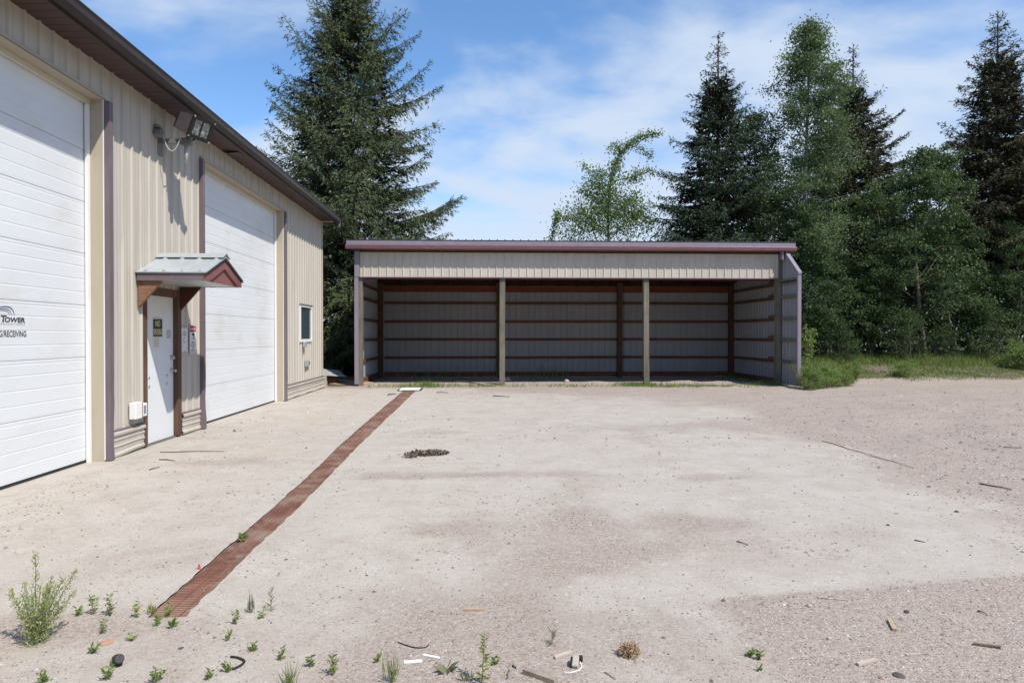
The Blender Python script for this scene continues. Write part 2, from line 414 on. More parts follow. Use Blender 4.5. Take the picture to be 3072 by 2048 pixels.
# ------------------------------------------------------------------ mesh builder
WOFF = {}
class MB:
    def __init__(s):
        s.v = []; s.f = []
    def add(s, vs, fs):
        k = len(s.v)
        s.v += [tuple(x) for x in vs]
        s.f += [tuple(i + k for i in q) for q in fs]
        return s
    def box(s, x0, x1, y0, y1, z0, z1):
        v = [(x0, y0, z0), (x1, y0, z0), (x1, y1, z0), (x0, y1, z0), (x0, y0, z1), (x1, y0, z1), (x1, y1, z1), (x0, y1, z1)]
        return s.add(v, [(0, 3, 2, 1), (4, 5, 6, 7), (0, 1, 5, 4), (1, 2, 6, 5), (2, 3, 7, 6), (3, 0, 4, 7)])
    def bevbox(s, x0, x1, y0, y1, z0, z1, b):
        # box with chamfered edges
        vs = []
        for sx in (0, 1):
            for sy in (0, 1):
                for sz in (0, 1):
                    X = x1 if sx else x0; Y = y1 if sy else y0; Z = z1 if sz else z0
                    ix = -b if sx else b; iy = -b if sy else b; iz = -b if sz else b
                    vs += [(X, Y + iy, Z + iz), (X + ix, Y, Z + iz), (X + ix, Y + iy, Z)]
        import itertools
        def idx(sx, sy, sz, k): return (sx * 4 + sy * 2 + sz) * 3 + k
        fs = []
        fs.append([idx(0, 0, 0, 0), idx(0, 0, 1, 0), idx(0, 1, 1, 0), idx(0, 1, 0, 0)])
        fs.append([idx(1, 0, 0, 0), idx(1, 1, 0, 0), idx(1, 1, 1, 0), idx(1, 0, 1, 0)])
        fs.append([idx(0, 0, 0, 1), idx(1, 0, 0, 1), idx(1, 0, 1, 1), idx(0, 0, 1, 1)])
        fs.append([idx(0, 1, 0, 1), idx(0, 1, 1, 1), idx(1, 1, 1, 1), idx(1, 1, 0, 1)])
        fs.append([idx(0, 0, 0, 2), idx(0, 1, 0, 2), idx(1, 1, 0, 2), idx(1, 0, 0, 2)])
        fs.append([idx(0, 0, 1, 2), idx(1, 0, 1, 2), idx(1, 1, 1, 2), idx(0, 1, 1, 2)])
        for a in (0, 1):
            for c in (0, 1):
                fs.append([idx(a, c, 0, 0), idx(a, c, 1, 0), idx(a, c, 1, 1), idx(a, c, 0, 1)])
                fs.append([idx(a, 0, c, 0), idx(a, 0, c, 2), idx(a, 1, c, 2), idx(a, 1, c, 0)])
                fs.append([idx(0, a, c, 1), idx(0, a, c, 2), idx(1, a, c, 2), idx(1, a, c, 1)])
                for d in (0, 1):
                    fs.append([idx(a, c, d, 0), idx(a, c, d, 1), idx(a, c, d, 2)])
        return s.add(vs, fs)
    def prism(s, poly, axis, a, b):
        # poly: 2D points in the two other axes (in order x,y,z without axis), extruded a..b along axis
        def P(p, h):
            q = list(p); q.insert(axis, h); return tuple(q)
        n = len(poly)
        v = [P(p, a) for p in poly] + [P(p, b) for p in poly]
        f = [tuple(range(n))[::-1], tuple(range(n, 2 * n))]
        for i in range(n):
            j = (i + 1) % n
            f.append((i, j, j + n, i + n))
        return s.add(v, f)
    def tube(s, pts, rad, sides=8, cap=True):
        pts = [Vector(p) for p in pts]
        n = len(pts)
        if isinstance(rad, (int, float)):
            rad = [rad] * n
        k0 = len(s.v)
        prev = None
        for i, p in enumerate(pts):
            d = (pts[min(i + 1, n - 1)] - pts[max(i - 1, 0)])
            if d.length < 1e-9: d = Vector((0, 0, 1))
            d.normalize()
            if prev is None:
                a = Vector((1, 0, 0)) if abs(d.x) < 0.9 else Vector((0, 1, 0))
                u = d.cross(a).normalized()
            else:
                u = (prev - d * prev.dot(d))
                if u.length < 1e-6:
                    u = d.orthogonal()
                u.normalize()
            prev = u
            v_ = d.cross(u)
            for j in range(sides):
                an = 2 * math.pi * j / sides
                s.v.append(tuple(p + (u * math.cos(an) + v_ * math.sin(an)) * rad[i]))
        for i in range(n - 1):
            for j in range(sides):
                a = k0 + i * sides + j; b_ = k0 + i * sides + (j + 1) % sides
                s.f.append((a, b_, b_ + sides, a + sides))
        if cap:
            s.f.append(tuple(k0 + j for j in range(sides))[::-1])
            s.f.append(tuple(k0 + (n - 1) * sides + j for j in range(sides)))
        return s
    def obj(s, name, mat, parent=None, smooth=False, shift=None):
        me = bpy.data.meshes.new(name)
        me.from_pydata(s.v, [], s.f)
        me.materials.append(MAT[mat] if isinstance(mat, str) else mat)
        if smooth:
            me.polygons.foreach_set('use_smooth', [True] * len(me.polygons))
        me.update()
        return link(name, me, parent)
def link(name, me, parent=None, loc=None):
    o = bpy.data.objects.new(name, me)
    COL.objects.link(o)
    if parent is not None:
        o.parent = parent
        wo = WOFF.get(parent.name, Vector((0, 0, 0)))
        o.location = -wo
        WOFF[o.name] = Vector((0, 0, 0))
    else:
        WOFF[o.name] = Vector((0, 0, 0))
    if loc is not None:
        o.location = loc
    return o
def thing(name, loc, label, cat, group=None, local=False):
    o = bpy.data.objects.new(name, None)
    COL.objects.link(o)
    o.location = loc
    o.empty_display_size = 0.2
    WOFF[o.name] = Vector((0, 0, 0)) if local else Vector(loc)
    tag(o, label, cat, group)
    return o
def tag(o, label, cat, group=None):
    o['label'] = label; o['category'] = cat
    if group: o['group'] = group
    return o
def struct(o):
    o['kind'] = 'structure'
    return o
def npmesh(name, V, F, mat, attrs=None, smooth=False):
    # V (n,3) float, F (m,k) int
    me = bpy.data.meshes.new(name)
    n, (mF, k) = len(V), F.shape
    me.vertices.add(n)
    me.vertices.foreach_set('co', np.ascontiguousarray(V, dtype=np.float32).ravel())
    me.loops.add(mF * k)
    me.loops.foreach_set('vertex_index', np.ascontiguousarray(F, dtype=np.int32).ravel())
    me.polygons.add(mF)
    me.polygons.foreach_set('loop_start', np.arange(0, mF * k, k, dtype=np.int32))
    try:
        me.polygons.foreach_set('loop_total', np.full(mF, k, dtype=np.int32))
    except Exception:
        pass
    if smooth:
        me.polygons.foreach_set('use_smooth', np.ones(mF, dtype=bool))
    for an, av in (attrs or {}).items():
        a = me.attributes.new(an, 'FLOAT', 'POINT')
        a.data.foreach_set('value', np.ascontiguousarray(av, dtype=np.float32))
    me.materials.append(MAT[mat])
    me.update(calc_edges=True)
    me.validate()
    return me

# smooth value noise for numpy
def vnoise(x, y, seed=0):
    rng = np.random.RandomState(seed)
    T = rng.rand(256, 256)
    xi = np.floor(x).astype(int); yi = np.floor(y).astype(int)
    fx = x - xi; fy = y - yi
    fx = fx * fx * (3 - 2 * fx); fy = fy * fy * (3 - 2 * fy)
    a = T[xi % 256, yi % 256]; b = T[(xi + 1) % 256, yi % 256]
    c = T[xi % 256, (yi + 1) % 256]; d = T[(xi + 1) % 256, (yi + 1) % 256]
    return (a * (1 - fx) + b * fx) * (1 - fy) + (c * (1 - fx) + d * fx) * fy
def sst(x, a, b):
    t = np.clip((x - a) / (b - a), 0, 1)
    return t * t * (3 - 2 * t)

# ================================================================== GROUND
g = MB().add([(-600, -600, -0.06), (600, -600, -0.06), (600, 600, -0.06), (-600, 600, -0.06)], [(0, 1, 2, 3)]).obj('ground', 'far')
struct(g)

DR_Y = [3.70, 4.68, 5.82, 7.31, 9.17, 11.9, 17.65, 18.35]
DR_L = [-1.785, -1.800, -1.812, -1.852, -1.920, -1.990, -2.088, -2.098]
DR_R = [-1.570, -1.588, -1.580, -1.612, -1.652, -1.684, -1.740, -1.745]
def xl(y): return np.interp(y, DR_Y, DR_L)
def xr(y): return np.interp(y, DR_Y, DR_R)

def terrain(x, y):
    x = np.asarray(x, float); y = np.asarray(y, float)
    z = 0.012 * (vnoise(x * 0.9 + 40, y * 0.9 + 40, 1) - 0.5) + 0.006 * (vnoise(x * 4 + 9, y * 4 + 9, 2) - 0.5)
    z = z * sst(x, -4.3, -3.6) * (1 - (1 - sst(np.abs(x + 1.8), 0.25, 0.5)) * sst(y, 3.4, 3.7) * (1 - sst(y, 18.3, 18.6)))
    rough = sst(x, 4.0, 6.5)
    z = z + rough * 0.09 * (vnoise(x * 1.7 + 5, y * 1.7 + 15, 3) - 0.5) * sst(y, 5, 9)
    z = z + rough * 0.045 * (vnoise(x * 6 + 5, y * 6 + 15, 4) - 0.5)
    z = z + sst(x, 9.3, 11.0) * sst(y, 20.0, 26.0) * 0.50 + sst(x, 9.3, 11.0) * sst(y, 19.0, 24.0) * 0.06 * (vnoise(x * 1.3, y * 1.3, 5) - 0.5)
    # loose gravel heaped along the shed's open front
    z = z + 0.07 * np.exp(-((y - 20.75) / 0.45) ** 2) * (0.25 + vnoise(x * 1.4 + 3, y * 1.4, 6)) * sst(x, -3.6, -3.2) * (1 - sst(x, 8.6, 9.0))
    return z
def tz(x, y): return float(terrain(x, y))

ys = np.concatenate([np.arange(-6, 2.4, 0.6), np.arange(2.4, 8, 0.07), np.arange(8, 14, 0.12), np.arange(14, 28, 0.22), np.arange(28, 60.1, 2.0)])
ys = np.unique(np.concatenate([ys, [3.70, 18.35]]))
xa = np.concatenate([np.arange(-30, -6, 1.5), np.arange(-6, -4.6, 0.35), np.arange(-4.6, -1.9, 0.1)])
xb = np.concatenate([np.arange(0, 5.2, 0.07), np.arange(5.2, 14, 0.16), np.arange(14, 30, 0.5), np.arange(30, 61, 2.5)])
V = []; F = []
def grid_block(X, Y, keep=None):
    k = sum(len(v) for v in V)
    ny, nx = X.shape
    V.append(np.stack([X, Y, np.zeros_like(X)], -1).reshape(-1, 3))
    ii = np.arange(ny * nx).reshape(ny, nx)
    f = np.stack([ii[:-1, :-1], ii[:-1, 1:], ii[1:, 1:], ii[1:, :-1]], -1)
    if keep is not None:
        f = f[keep]
    F.append(f.reshape(-1, 4) + k)
sa = (xa + 30) / (xa[-1] + 30)
rag = lambda sd: 0.010 * sst(vnoise(ys * 1.1 + sd, ys * 0 + sd, 40 + sd), 0.45, 0.95) + 0.016 * vnoise(ys * 14 + sd, ys * 0, 42 + sd) ** 2
XL = (xl(ys) + rag(1))[:, None]; XR = (xr(ys) - rag(2) * 1.1)[:, None]
Yg = lambda n: np.repeat(ys[:, None], n, 1)
grid_block(-30 + sa[None, :] * (XL + 30), Yg(len(xa)))
grid_block(XR + xb[None, :], Yg(len(xb)))
mid = np.linspace(0, 1, 4)[None, :]
keep = ~((ys[:-1] >= 3.699) & (ys[1:] <= 18.351))
grid_block(XL + mid * (XR - XL), Yg(4), keep)
V = np.concatenate(V); F = np.concatenate(F)
X, Y = V[:, 0], V[:, 1]
V[:, 2] = terrain(X, Y)

def blob(x, y, rx, ry, amt, rot=0.0):
    c, s = math.cos(rot), math.sin(rot)
    dx, dy = X - x, Y - y
    a = (dx * c + dy * s) / rx; b_ = (-dx * s + dy * c) / ry
    return amt * np.exp(-(a * a + b_ * b_))
gr = np.full(len(X), -0.03)
edge = 3.86 + 0.16 * (X - 1.6) + 0.10 * (vnoise(X * 1.5, Y * 1.5, 8) - 0.5)
gr += 1.0 * sst(edge - Y, -0.02, 0.09) * sst(X, 1.2, 1.5)
gr += 0.55 * sst(4.0 - Y, -0.25, 0.5) * (1 - sst(X, 1.0, 1.6)) * (0.5 + 0.5 * sst(X, -2.5, 0.5))
bound = 3.75 + 0.13 * (Y - 4.2) + 0.5 * (vnoise(X * 0.8, Y * 0.8, 9) - 0.5)
gr += 1.0 * sst(X - bound, -0.7, 1.9)
gr += 0.85 * sst(Y, 16.0, 19.0) * sst(X, -1.3, 1.0) + 0.45 * sst(Y, 11, 17) * sst(X, 0.3, 4.0)
gr += 0.8 * sst(Y, 19.0, 19.6)
for a in [(1.05, 4.65, 0.70, 0.36, 0.62), (1.75, 5.4, 0.50, 0.25, 0.45), (0.75, 5.6, 0.30, 0.45, 0.50), (0.15, 7.35, 1.7, 0.20, 0.62), (0.95, 6.7, 0.28, 0.6, 0.5),
          (2.6, 7.1, 0.7, 0.25, 0.55), (2.0, 8.1, 0.7, 0.22, 0.45), (-0.4, 5.3, 0.5, 0.25, 0.42), (0.6, 4.3, 0.45, 0.25, 0.4), (-3.1, 8.2, 1.5, 0.28, 0.5),
          (2.9, 5.05, 0.5, 0.2, 0.4), (0.9, 9.8, 1.0, 0.5, 0.35), (2.6, 11.0, 1.4, 0.8, 0.40), (-0.3, 10.6, 1.0, 0.25, 0.32), (-1.0, 7.2, 0.5, 0.12, 0.45), (-2.2, 3.6, 0.8, 0.25, 0.5)]:
    gr += blob(*a)
gr += 0.24 * sst(vnoise(X * 0.75 + 7, Y * 0.55 + 3, 31), 0.45, 0.85) * sst(X, -1.6, 0.5) + 0.25 * sst(vnoise(X * 0.9 + 1, Y * 0.6 + 9, 32), 0.5, 0.9)
tn = np.full(len(X), -0.12)
for a in [(-3.3, 12.6, 1.2, 1.3, 0.7), (-3.6, 16.0, 0.8, 0.7, 0.5), (-3.2, 9.0, 1.4, 0.35, 0.6), (-3.9, 6.0, 0.6, 0.5, 0.45), (1.0, 13.0, 2.5, 1.5, 0.30), (-2.6, 19.0, 1.2, 0.3, 0.4)]:
    tn += blob(*a)
for (x0_, k0_, ph_) in ((1.7, 0.10, 0.3), (3.25, 0.10, 0.3), (-0.2, -0.05, 1.4), (-3.0, 0.0, 0.4)):
    cxl = x0_ + k0_ * (Y - 5) + 0.35 * np.sin(Y * 0.22 + ph_)
    tn += 0.40 * np.exp(-((X - cxl) / 0.13) ** 2) * (0.5 + vnoise(Y * 1.3, X * 0.7, 50)); gr += 0.10 * np.exp(-((X - cxl) / 0.16) ** 2)
soil = 0.30 * np.exp(-(((X + 1.9) / 0.75) ** 2 + ((Y - 3.55) / 0.14) ** 2)) + 0.22 * np.exp(-(((X + 1.2) / 0.8) ** 2 + ((Y - 3.2) / 0.2) ** 2)) + sst(X, 9.0, 10.4) * sst(Y, 21.0, 22.6) + sst(Y, 24.3, 25.5) + (1 - sst(X, -4.2, -3.7)) * sst(Y, 19.7, 20.3)
yard = link('yard', npmesh('yard', V, F, 'yard', {'gravel': gr, 'tan': tn, 'soil': np.clip(soil, 0, 1)}, smooth=True))
struct(yard)
GRAVEL = (X, Y, gr)

# ================================================================== trench drain
dr = thing('trench_drain', (-1.68, 3.7, 0), 'long rusty trench drain grate running across the concrete towards the shed', 'drain')
ch = MB()
nn = 24
yy = np.linspace(3.70, 18.35, nn)
for i in range(nn - 1):
    a, b_ = yy[i], yy[i + 1]
    l0, l1, r0, r1 = xl(a), xl(b_), xr(a), xr(b_)
    za, zb = (-0.055 + 0.036 * (1 - min(1, max(0, (q_ - 4.3) / 0.9))) for q_ in (a, b_))
    ch.add([(l0, a, za), (r0, a, za), (r1, b_, zb), (l1, b_, zb)], [(0, 1, 2, 3)])
    ch.add([(l0, a, -0.055), (l1, b_, -0.055), (l1, b_, -0.012), (l0, a, -0.012)], [(0, 1, 2, 3)])
    ch.add([(r0, a, -0.055), (r1, b_, -0.055), (r1, b_, -0.012), (r0, a, -0.012)], [(3, 2, 1, 0)])
l0, r0 = xl(3.7), xr(3.7)
ch.add([(l0, 3.70, -0.06), (r0, 3.70, -0.06), (r0, 3.70, -0.012), (l0, 3.70, -0.012)], [(0, 1, 2, 3)])
ch.obj('channel', 'silt', dr)
# angle-iron edges and grates about one metre long
rng = random.Random(3)
ye = [3.70]
while ye[-1] < 18.0:
    ye.append(min(18.35, ye[-1] + 0.985))
for i in range(len(ye) - 1):
    a, b_ = ye[i] + 0.004, ye[i + 1] - 0.004
    mb = MB()
    dz = -0.004 + rng.uniform(-0.003, 0.003)
    step = 0.026 if a < 8 else 0.04
    y = a
    def barbox(x0a, x1a, x0b, x1b, ya, yb, z0, z1):
        mb.add([(x0a, ya, z0), (x1a, ya, z0), (x1b, yb, z0), (x0b, yb, z0), (x0a, ya, z1), (x1a, ya, z1), (x1b, yb, z1), (x0b, yb, z1)],
               [(0, 3, 2, 1), (4, 5, 6, 7), (0, 1, 5, 4), (1, 2, 6, 5), (2, 3, 7, 6), (3, 0, 4, 7)])
    while y + 0.012 < b_:
        e = 0.011 if a < 8 else 0.022
        barbox(xl(y) - 0.012, xr(y) + 0.012, xl(y + e) - 0.012, xr(y + e) + 0.012, y, y + e, -0.034 + dz, -0.010 + dz)
        y += step
    for fr in (0.0, 0.36, 0.70, 0.955):
        wa, wb = xr(a) - xl(a), xr(b_) - xl(b_)
        xa_, xb_ = xl(a) + 0.003 + fr * wa, xl(b_) + 0.003 + fr * wb
        wd = 0.007
        barbox(xa_, xa_ + wd, xb_, xb_ + wd, a, b_, -0.036 + dz, -0.006 + dz)
    mb.obj('grate', 'rust', dr)

# ================================================================== ribbed sheets
RIB = 0.2286
def sheet_profile(a0, a1, depth=0.023, phase=0.0):
    # returns list of (pos, out)
    pts = [(a0, None)]
    k = math.floor((a0 - phase) / RIB) - 1
    out_ = []
    while True:
        c = phase + k * RIB
        if c - 0.03 > a1: break
        for d, h in ((-0.024, 0.0), (-0.011, depth), (0.011, depth), (0.024, 0.0), (0.070, 0.0), (0.076, 0.0035), (0.090, 0.0035), (0.096, 0.0), (0.140, 0.0), (0.146, 0.0035), (0.160, 0.0035), (0.166, 0.0)):
            out_.append((c + d, h))
        k += 1
    xs = np.array([p_[0] for p_ in out_]); hs_ = np.array([p_[1] for p_ in out_])
    inner = [(x_, h_) for x_, h_ in out_ if a0 < x_ < a1]
    return [(a0, float(np.interp(a0, xs, hs_)))] + inner + [(a1, float(np.interp(a1, xs, hs_)))]
def sheets(parent, name, mat, plane, sgn, axis, a0, a1, z0, z1, phase=0.0, zfun=None, width=4 * RIB):
    """ribbed sheets side by side. plane: coordinate of the flat; axis 'y' (faces x) or 'x' (faces y); sgn outward direction"""
    k = math.floor((a0 - phase - 0.12) / width)
    while True:
        s0 = phase + 0.12 + k * width; s1 = s0 + width
        k += 1
        if s0 > a1 - 0.01: break
        c0, c1 = max(s0, a0), min(s1, a1)
        if c1 - c0 < 0.01: continue
        pr = sheet_profile(c0, c1 + (0.012 if c1 < a1 - 0.001 else 0), phase=phase)
        if c1 >= a1 - 0.001: pr = sheet_profile(c0, c1, phase=phase)
        mb = MB()
        n = len(pr)
        lap = 0.0012 * (k % 2)
        for (p_, h_) in pr:
            zt = zfun(p_) if zfun else z1
            q = plane + sgn * (h_ + lap)
            for z_ in (z0, zt):
                mb.v.append((q, p_, z_) if axis == 'y' else (p_, q, z_))
        flip = (axis == 'y') == (sgn > 0)
        for i in range(n - 1):
            f = (2 * i, 2 * i + 2, 2 * i + 3, 2 * i + 1)
            mb.f.append(f if flip else f[::-1])
        mb.obj(name, mat, parent)

# ================================================================== MAIN BUILDING
WX = -4.48
DX = -4.65
B = thing('metal_workshop', (-9, 8, 0), 'long beige ribbed metal workshop with brown eaves and two white overhead doors', 'building')
Y0, Y1 = -4.0, 19.5
TOP = 4.68
D1a, D1b = 3.95, 8.30
MDa, MDb = 9.29, 10.33
D2a, D2b = 11.13, 15.65
DH = 4.28
# solid wall behind the cladding
core = MB()
def cbox(y0, y1, z0, z1): core.box(-4.74, WX - 0.004, y0, y1, z0, z1)
cbox(Y0, D1a, 0, TOP); cbox(D1a, D1b, DH, TOP); cbox(D1b, MDa, 0, TOP); cbox(MDa, MDb, 2.10, TOP); cbox(MDb, D2a, 0, TOP); cbox(D2a, D2b, DH + 0.02, TOP)
cbox(D2b, 17.10, 0, TOP); cbox(17.10, 18.20, 0, 1.36); cbox(17.10, 18.20, 2.22, TOP); cbox(18.20, Y1 - 0.01, 0, TOP)
core.obj('wall', 'beige_trim', B)
MB().box(-16, -4.75, Y1 - 0.16, Y1 - 0.012, 0, TOP).box(-16, -4.75, Y0, Y0 + 0.15, 0, TOP).box(-16, -15.85, Y0 + 0.15, Y1 - 0.16, 0, TOP).obj('wall', 'beige_trim', B)
PZ = 0.345
PH = 0.07
for (a, b_, z0, z1) in [(Y0, D1a - 0.08, PZ, TOP), (D1a - 0.08, D1b + 0.09, DH + 0.03, TOP), (D1b + 0.09, MDa - 0.04, PZ, TOP), (MDa - 0.04, MDb + 0.04, 2.16, TOP), (MDb + 0.04, D2a - 0.08, PZ, TOP),
                        (D2a - 0.08, D2b + 0.09, DH + 0.05, TOP), (D2b + 0.09, 17.06, PZ + 0.01, TOP), (17.06, 18.24, PZ + 0.01, 1.33), (17.06, 18.24, 2.26, TOP), (18.24, Y1, PZ + 0.01, TOP)]:
    sheets(B, 'wall_sheet', 'beige', WX, 1, 'y', a, b_, z0, z1, phase=PH)
# end-wall cladding past the corner, seen from the side only
sheets(B, 'wall_sheet', 'beige', Y1, 1, 'x', -12.0, -4.5, 0.36, TOP + 0.1, phase=0.02)
MB().box(-4.515, WX + 0.012, Y1 - 0.09, Y1 + 0.025, 0.36, TOP - 0.005).obj('corner_trim', 'beige_trim', B)
# screws are rows of tiny domes on the sheets
scr = MB()
rs = random.Random(8)
for (a, b_) in [(8.42, 9.2), (10.42, 11.0), (15.8, 17.0), (18.3, 19.4)]:
    for zz in (0.55, 1.15, 1.75, 2.45, 3.15, 3.75):
        k = math.ceil((a - PH) / RIB)
        while PH + k * RIB < b_:
            yc = PH + k * RIB + 0.045
            if rs.random() < 0.8:
                h = 0.007
                scr.add([(WX + 0.001, yc - h, zz - h), (WX + 0.001, yc + h, zz - h), (WX + 0.001, yc + h, zz + h), (WX + 0.001, yc - h, zz + h), (WX + 0.008, yc, zz)], [(0, 1, 4), (1, 2, 4), (2, 3, 4), (3, 0, 4)])
            k += 1
so_ = scr.obj('screws', 'greymetal', B); so_['kind'] = 'stuff'

# plinth: beige sheet with lengthwise ribs, capped by a faded flashing
def plinth(y0, y1, warp, capmat='purple'):
    # sheet: profile in z, wavy along y
    prof = [(0.0, 0.016), (0.02, 0.030), (0.045, 0.030), (0.06, 0.012), (0.12, 0.012), (0.128, 0.020), (0.145, 0.020), (0.152, 0.012), (0.20, 0.012), (0.208, 0.020), (0.225, 0.020), (0.232, 0.012), (0.262, 0.012), (0.278, 0.036), (0.308, 0.036), (0.322, 0.012)]
    n = max(4, int((y1 - y0) / 0.06))
    mb = MB()
    for i in range(n + 1):
        y = y0 + (y1 - y0) * i / n
        for z_, o_ in prof:
            wv = warp * (0.5 * math.sin(y * 7.3 + z_ * 9) + 0.6 * math.sin(y * 3.1 + 2 + z_ * 14)) * (1 - z_ / 0.4)
            mb.v.append((WX + o_ + 0.012 + wv, y, z_ + (0.012 + warp * math.sin(y * 5)) * (1 - z_ / 0.33)))
    m_ = len(prof)
    for i in range(n):
        for j in range(m_ - 1):
            a = i * m_ + j
            mb.f.append((a, a + m_, a + m_ + 1, a + 1))
    o_ = mb.obj('plinth_sheet', 'beige', B)
    MB().prism([(WX + 0.001, 0.348), (WX + 0.034, 0.340), (WX + 0.034, 0.325), (WX + 0.001, 0.325)], 1, y0, y1).obj('plinth_flashing', capmat, o_)
plinth(8.40, MDa - 0.05, 0.012)
plinth(MDb + 0.06, D2a - 0.09, 0.004)
plinth(D2b + 0.10, 19.62, 0.007)
plinth(Y0, D1a - 0.09, 0.004)
# pale end cap of the plinth at the corner
MB().box(WX - 0.02, WX + 0.075, 19.63, 19.80, 0.0, 0.19).box(WX - 0.01, WX + 0.065, 19.64, 19.78, 0.195, 0.36).obj('plinth_end_cap', 'beige_trim', B)

# door jambs, trims and heads
def jambs(a, b_, dh):
    # right reveal (faces the viewer), left reveal, head
    MB().box(DX - 0.06, WX + 0.018, b_ - 0.008, b_ + 0.006, 0.0, dh).obj('jamb_lining', 'beige_trim', B)
    MB().box(DX - 0.06, WX + 0.018, a - 0.006, a + 0.008, 0.0, dh).obj('jamb_lining', 'beige_trim', B)
    MB().box(DX - 0.06, WX + 0.020, a + 0.009, b_ - 0.009, dh - 0.008, dh + 0.006).obj('head_lining', 'beige_trim', B)
    MB().box(WX - 0.005, WX + 0.028, a - 0.02, b_ + 0.02, dh + 0.014, dh + 0.045).obj('head_flashing', 'beige_trim', B)
    # white weather strip stands off the door
    MB().box(DX + 0.012, DX + 0.045, b_ - 0.065, b_ - 0.011, 0.0, dh - 0.07).obj('weather_strip', 'white', B)
    MB().box(DX + 0.012, DX + 0.045, a + 0.011, a + 0.065, 0.0, dh - 0.07).obj('weather_strip', 'white', B)
    MB().box(DX + 0.012, DX + 0.050, a + 0.011, b_ - 0.011, dh - 0.066, dh - 0.011).obj('weather_strip', 'sign_cream', B)
    # thin pale lip then the folded purple corner post
    MB().box(WX + 0.018, WX + 0.026, b_ - 0.004, b_ + 0.008, 0.02, dh).obj('jamb_lip', 'white', B)
    for yb, sg in ((b_ + 0.010, 1), (a - 0.010, -1)):
        mb = MB()
        nz_ = 26
        rr = random.Random(int(yb * 10))
        x1, ww = WX + 0.085, 0.085
        ring = []
        for i in range(nz_ + 1):
            z_ = 0.01 + (dh - 0.02) * i / nz_
            d = 0.0
            if z_ < 0.95: d = rr.uniform(-0.016, 0.014) * (1 - z_ / 0.95) ** 0.6
            e = rr.uniform(-0.012, 0.014) * max(0, 1 - z_ / 0.9)
            ring.append([(WX - 0.004, yb + sg * 0.002, z_), (x1 + d, yb + sg * (0.002 + e * 0.5), z_), (x1 + d * 0.6, yb + sg * (ww + e), z_), (WX + 0.002, yb + sg * (ww + e * 0.6), z_)])
        for r_ in ring: mb.v += r_
        for i in range(nz_):
            for j in range(4):
                a_ = i * 4 + j; c_ = i * 4 + (j + 1) % 4
                f = (a_, c_, c_ + 4, a_ + 4)
                mb.f.append(f if sg > 0 else f[::-1])
        mb.f.append((0, 3, 2, 1)); k_ = nz_ * 4
        mb.f.append((k_, k_ + 1, k_ + 2, k_ + 3))
        mb.obj('corner_trim', 'purple', B)
jambs(D1a, D1b, DH)
jambs(D2a, D2b, DH + 0.02)

# sectional overhead doors
def overhead_door(a, b_, dh):
    nsec = 7
    h = (dh - 0.035) / nsec
    frame = MB().box(DX - 0.05, DX - 0.045, a + 0.012, b_ - 0.012, 0.03, dh - 0.012).obj('overhead_door', 'white_door', B)
    for i in range(nsec):
        z0 = 0.03 + i * h
        pr = [(0.0012, -0.008), (0.005, -0.001), (0.030, 0.0)]
        for gz in (0.155, 0.305, 0.455):
            pr += [(gz - 0.014, 0.0), (gz - 0.009, -0.0018), (gz + 0.001, -0.0018), (gz + 0.004, 0.0)]
        pr += [(h - 0.05, 0.0), (h - 0.046, -0.0016), (h - 0.034, -0.0016), (h - 0.030, 0.0), (h - 0.004, -0.001), (h - 0.0008, -0.008)]
        mb = MB()
        nY = 10
        rr = random.Random(i * 7 + int(a))
        for k in range(nY + 1):
            y = a + 0.010 + (b_ - a - 0.020) * k / nY
            dd = rr.uniform(-0.0022, 0.0022)
            for z_, o_ in pr:
                mb.v.append((DX + o_ + dd * math.sin(math.pi * z_ / h), y, z0 + z_))
        m_ = len(pr)
        for k in range(nY):
            for j in range(m_ - 1):
                q = k * m_ + j
                mb.f.append((q, q + m_, q + m_ + 1, q + 1))
        mb.obj('door_section', 'white_door', frame)
    MB().box(DX - 0.03, DX + 0.002, a + 0.012, b_ - 0.012, 0.004, 0.029).obj('bottom_seal', 'black', frame)
    return frame
OD1 = overhead_door(D1a, D1b, DH)
OD2 = overhead_door(D2a, D2b, DH + 0.02)

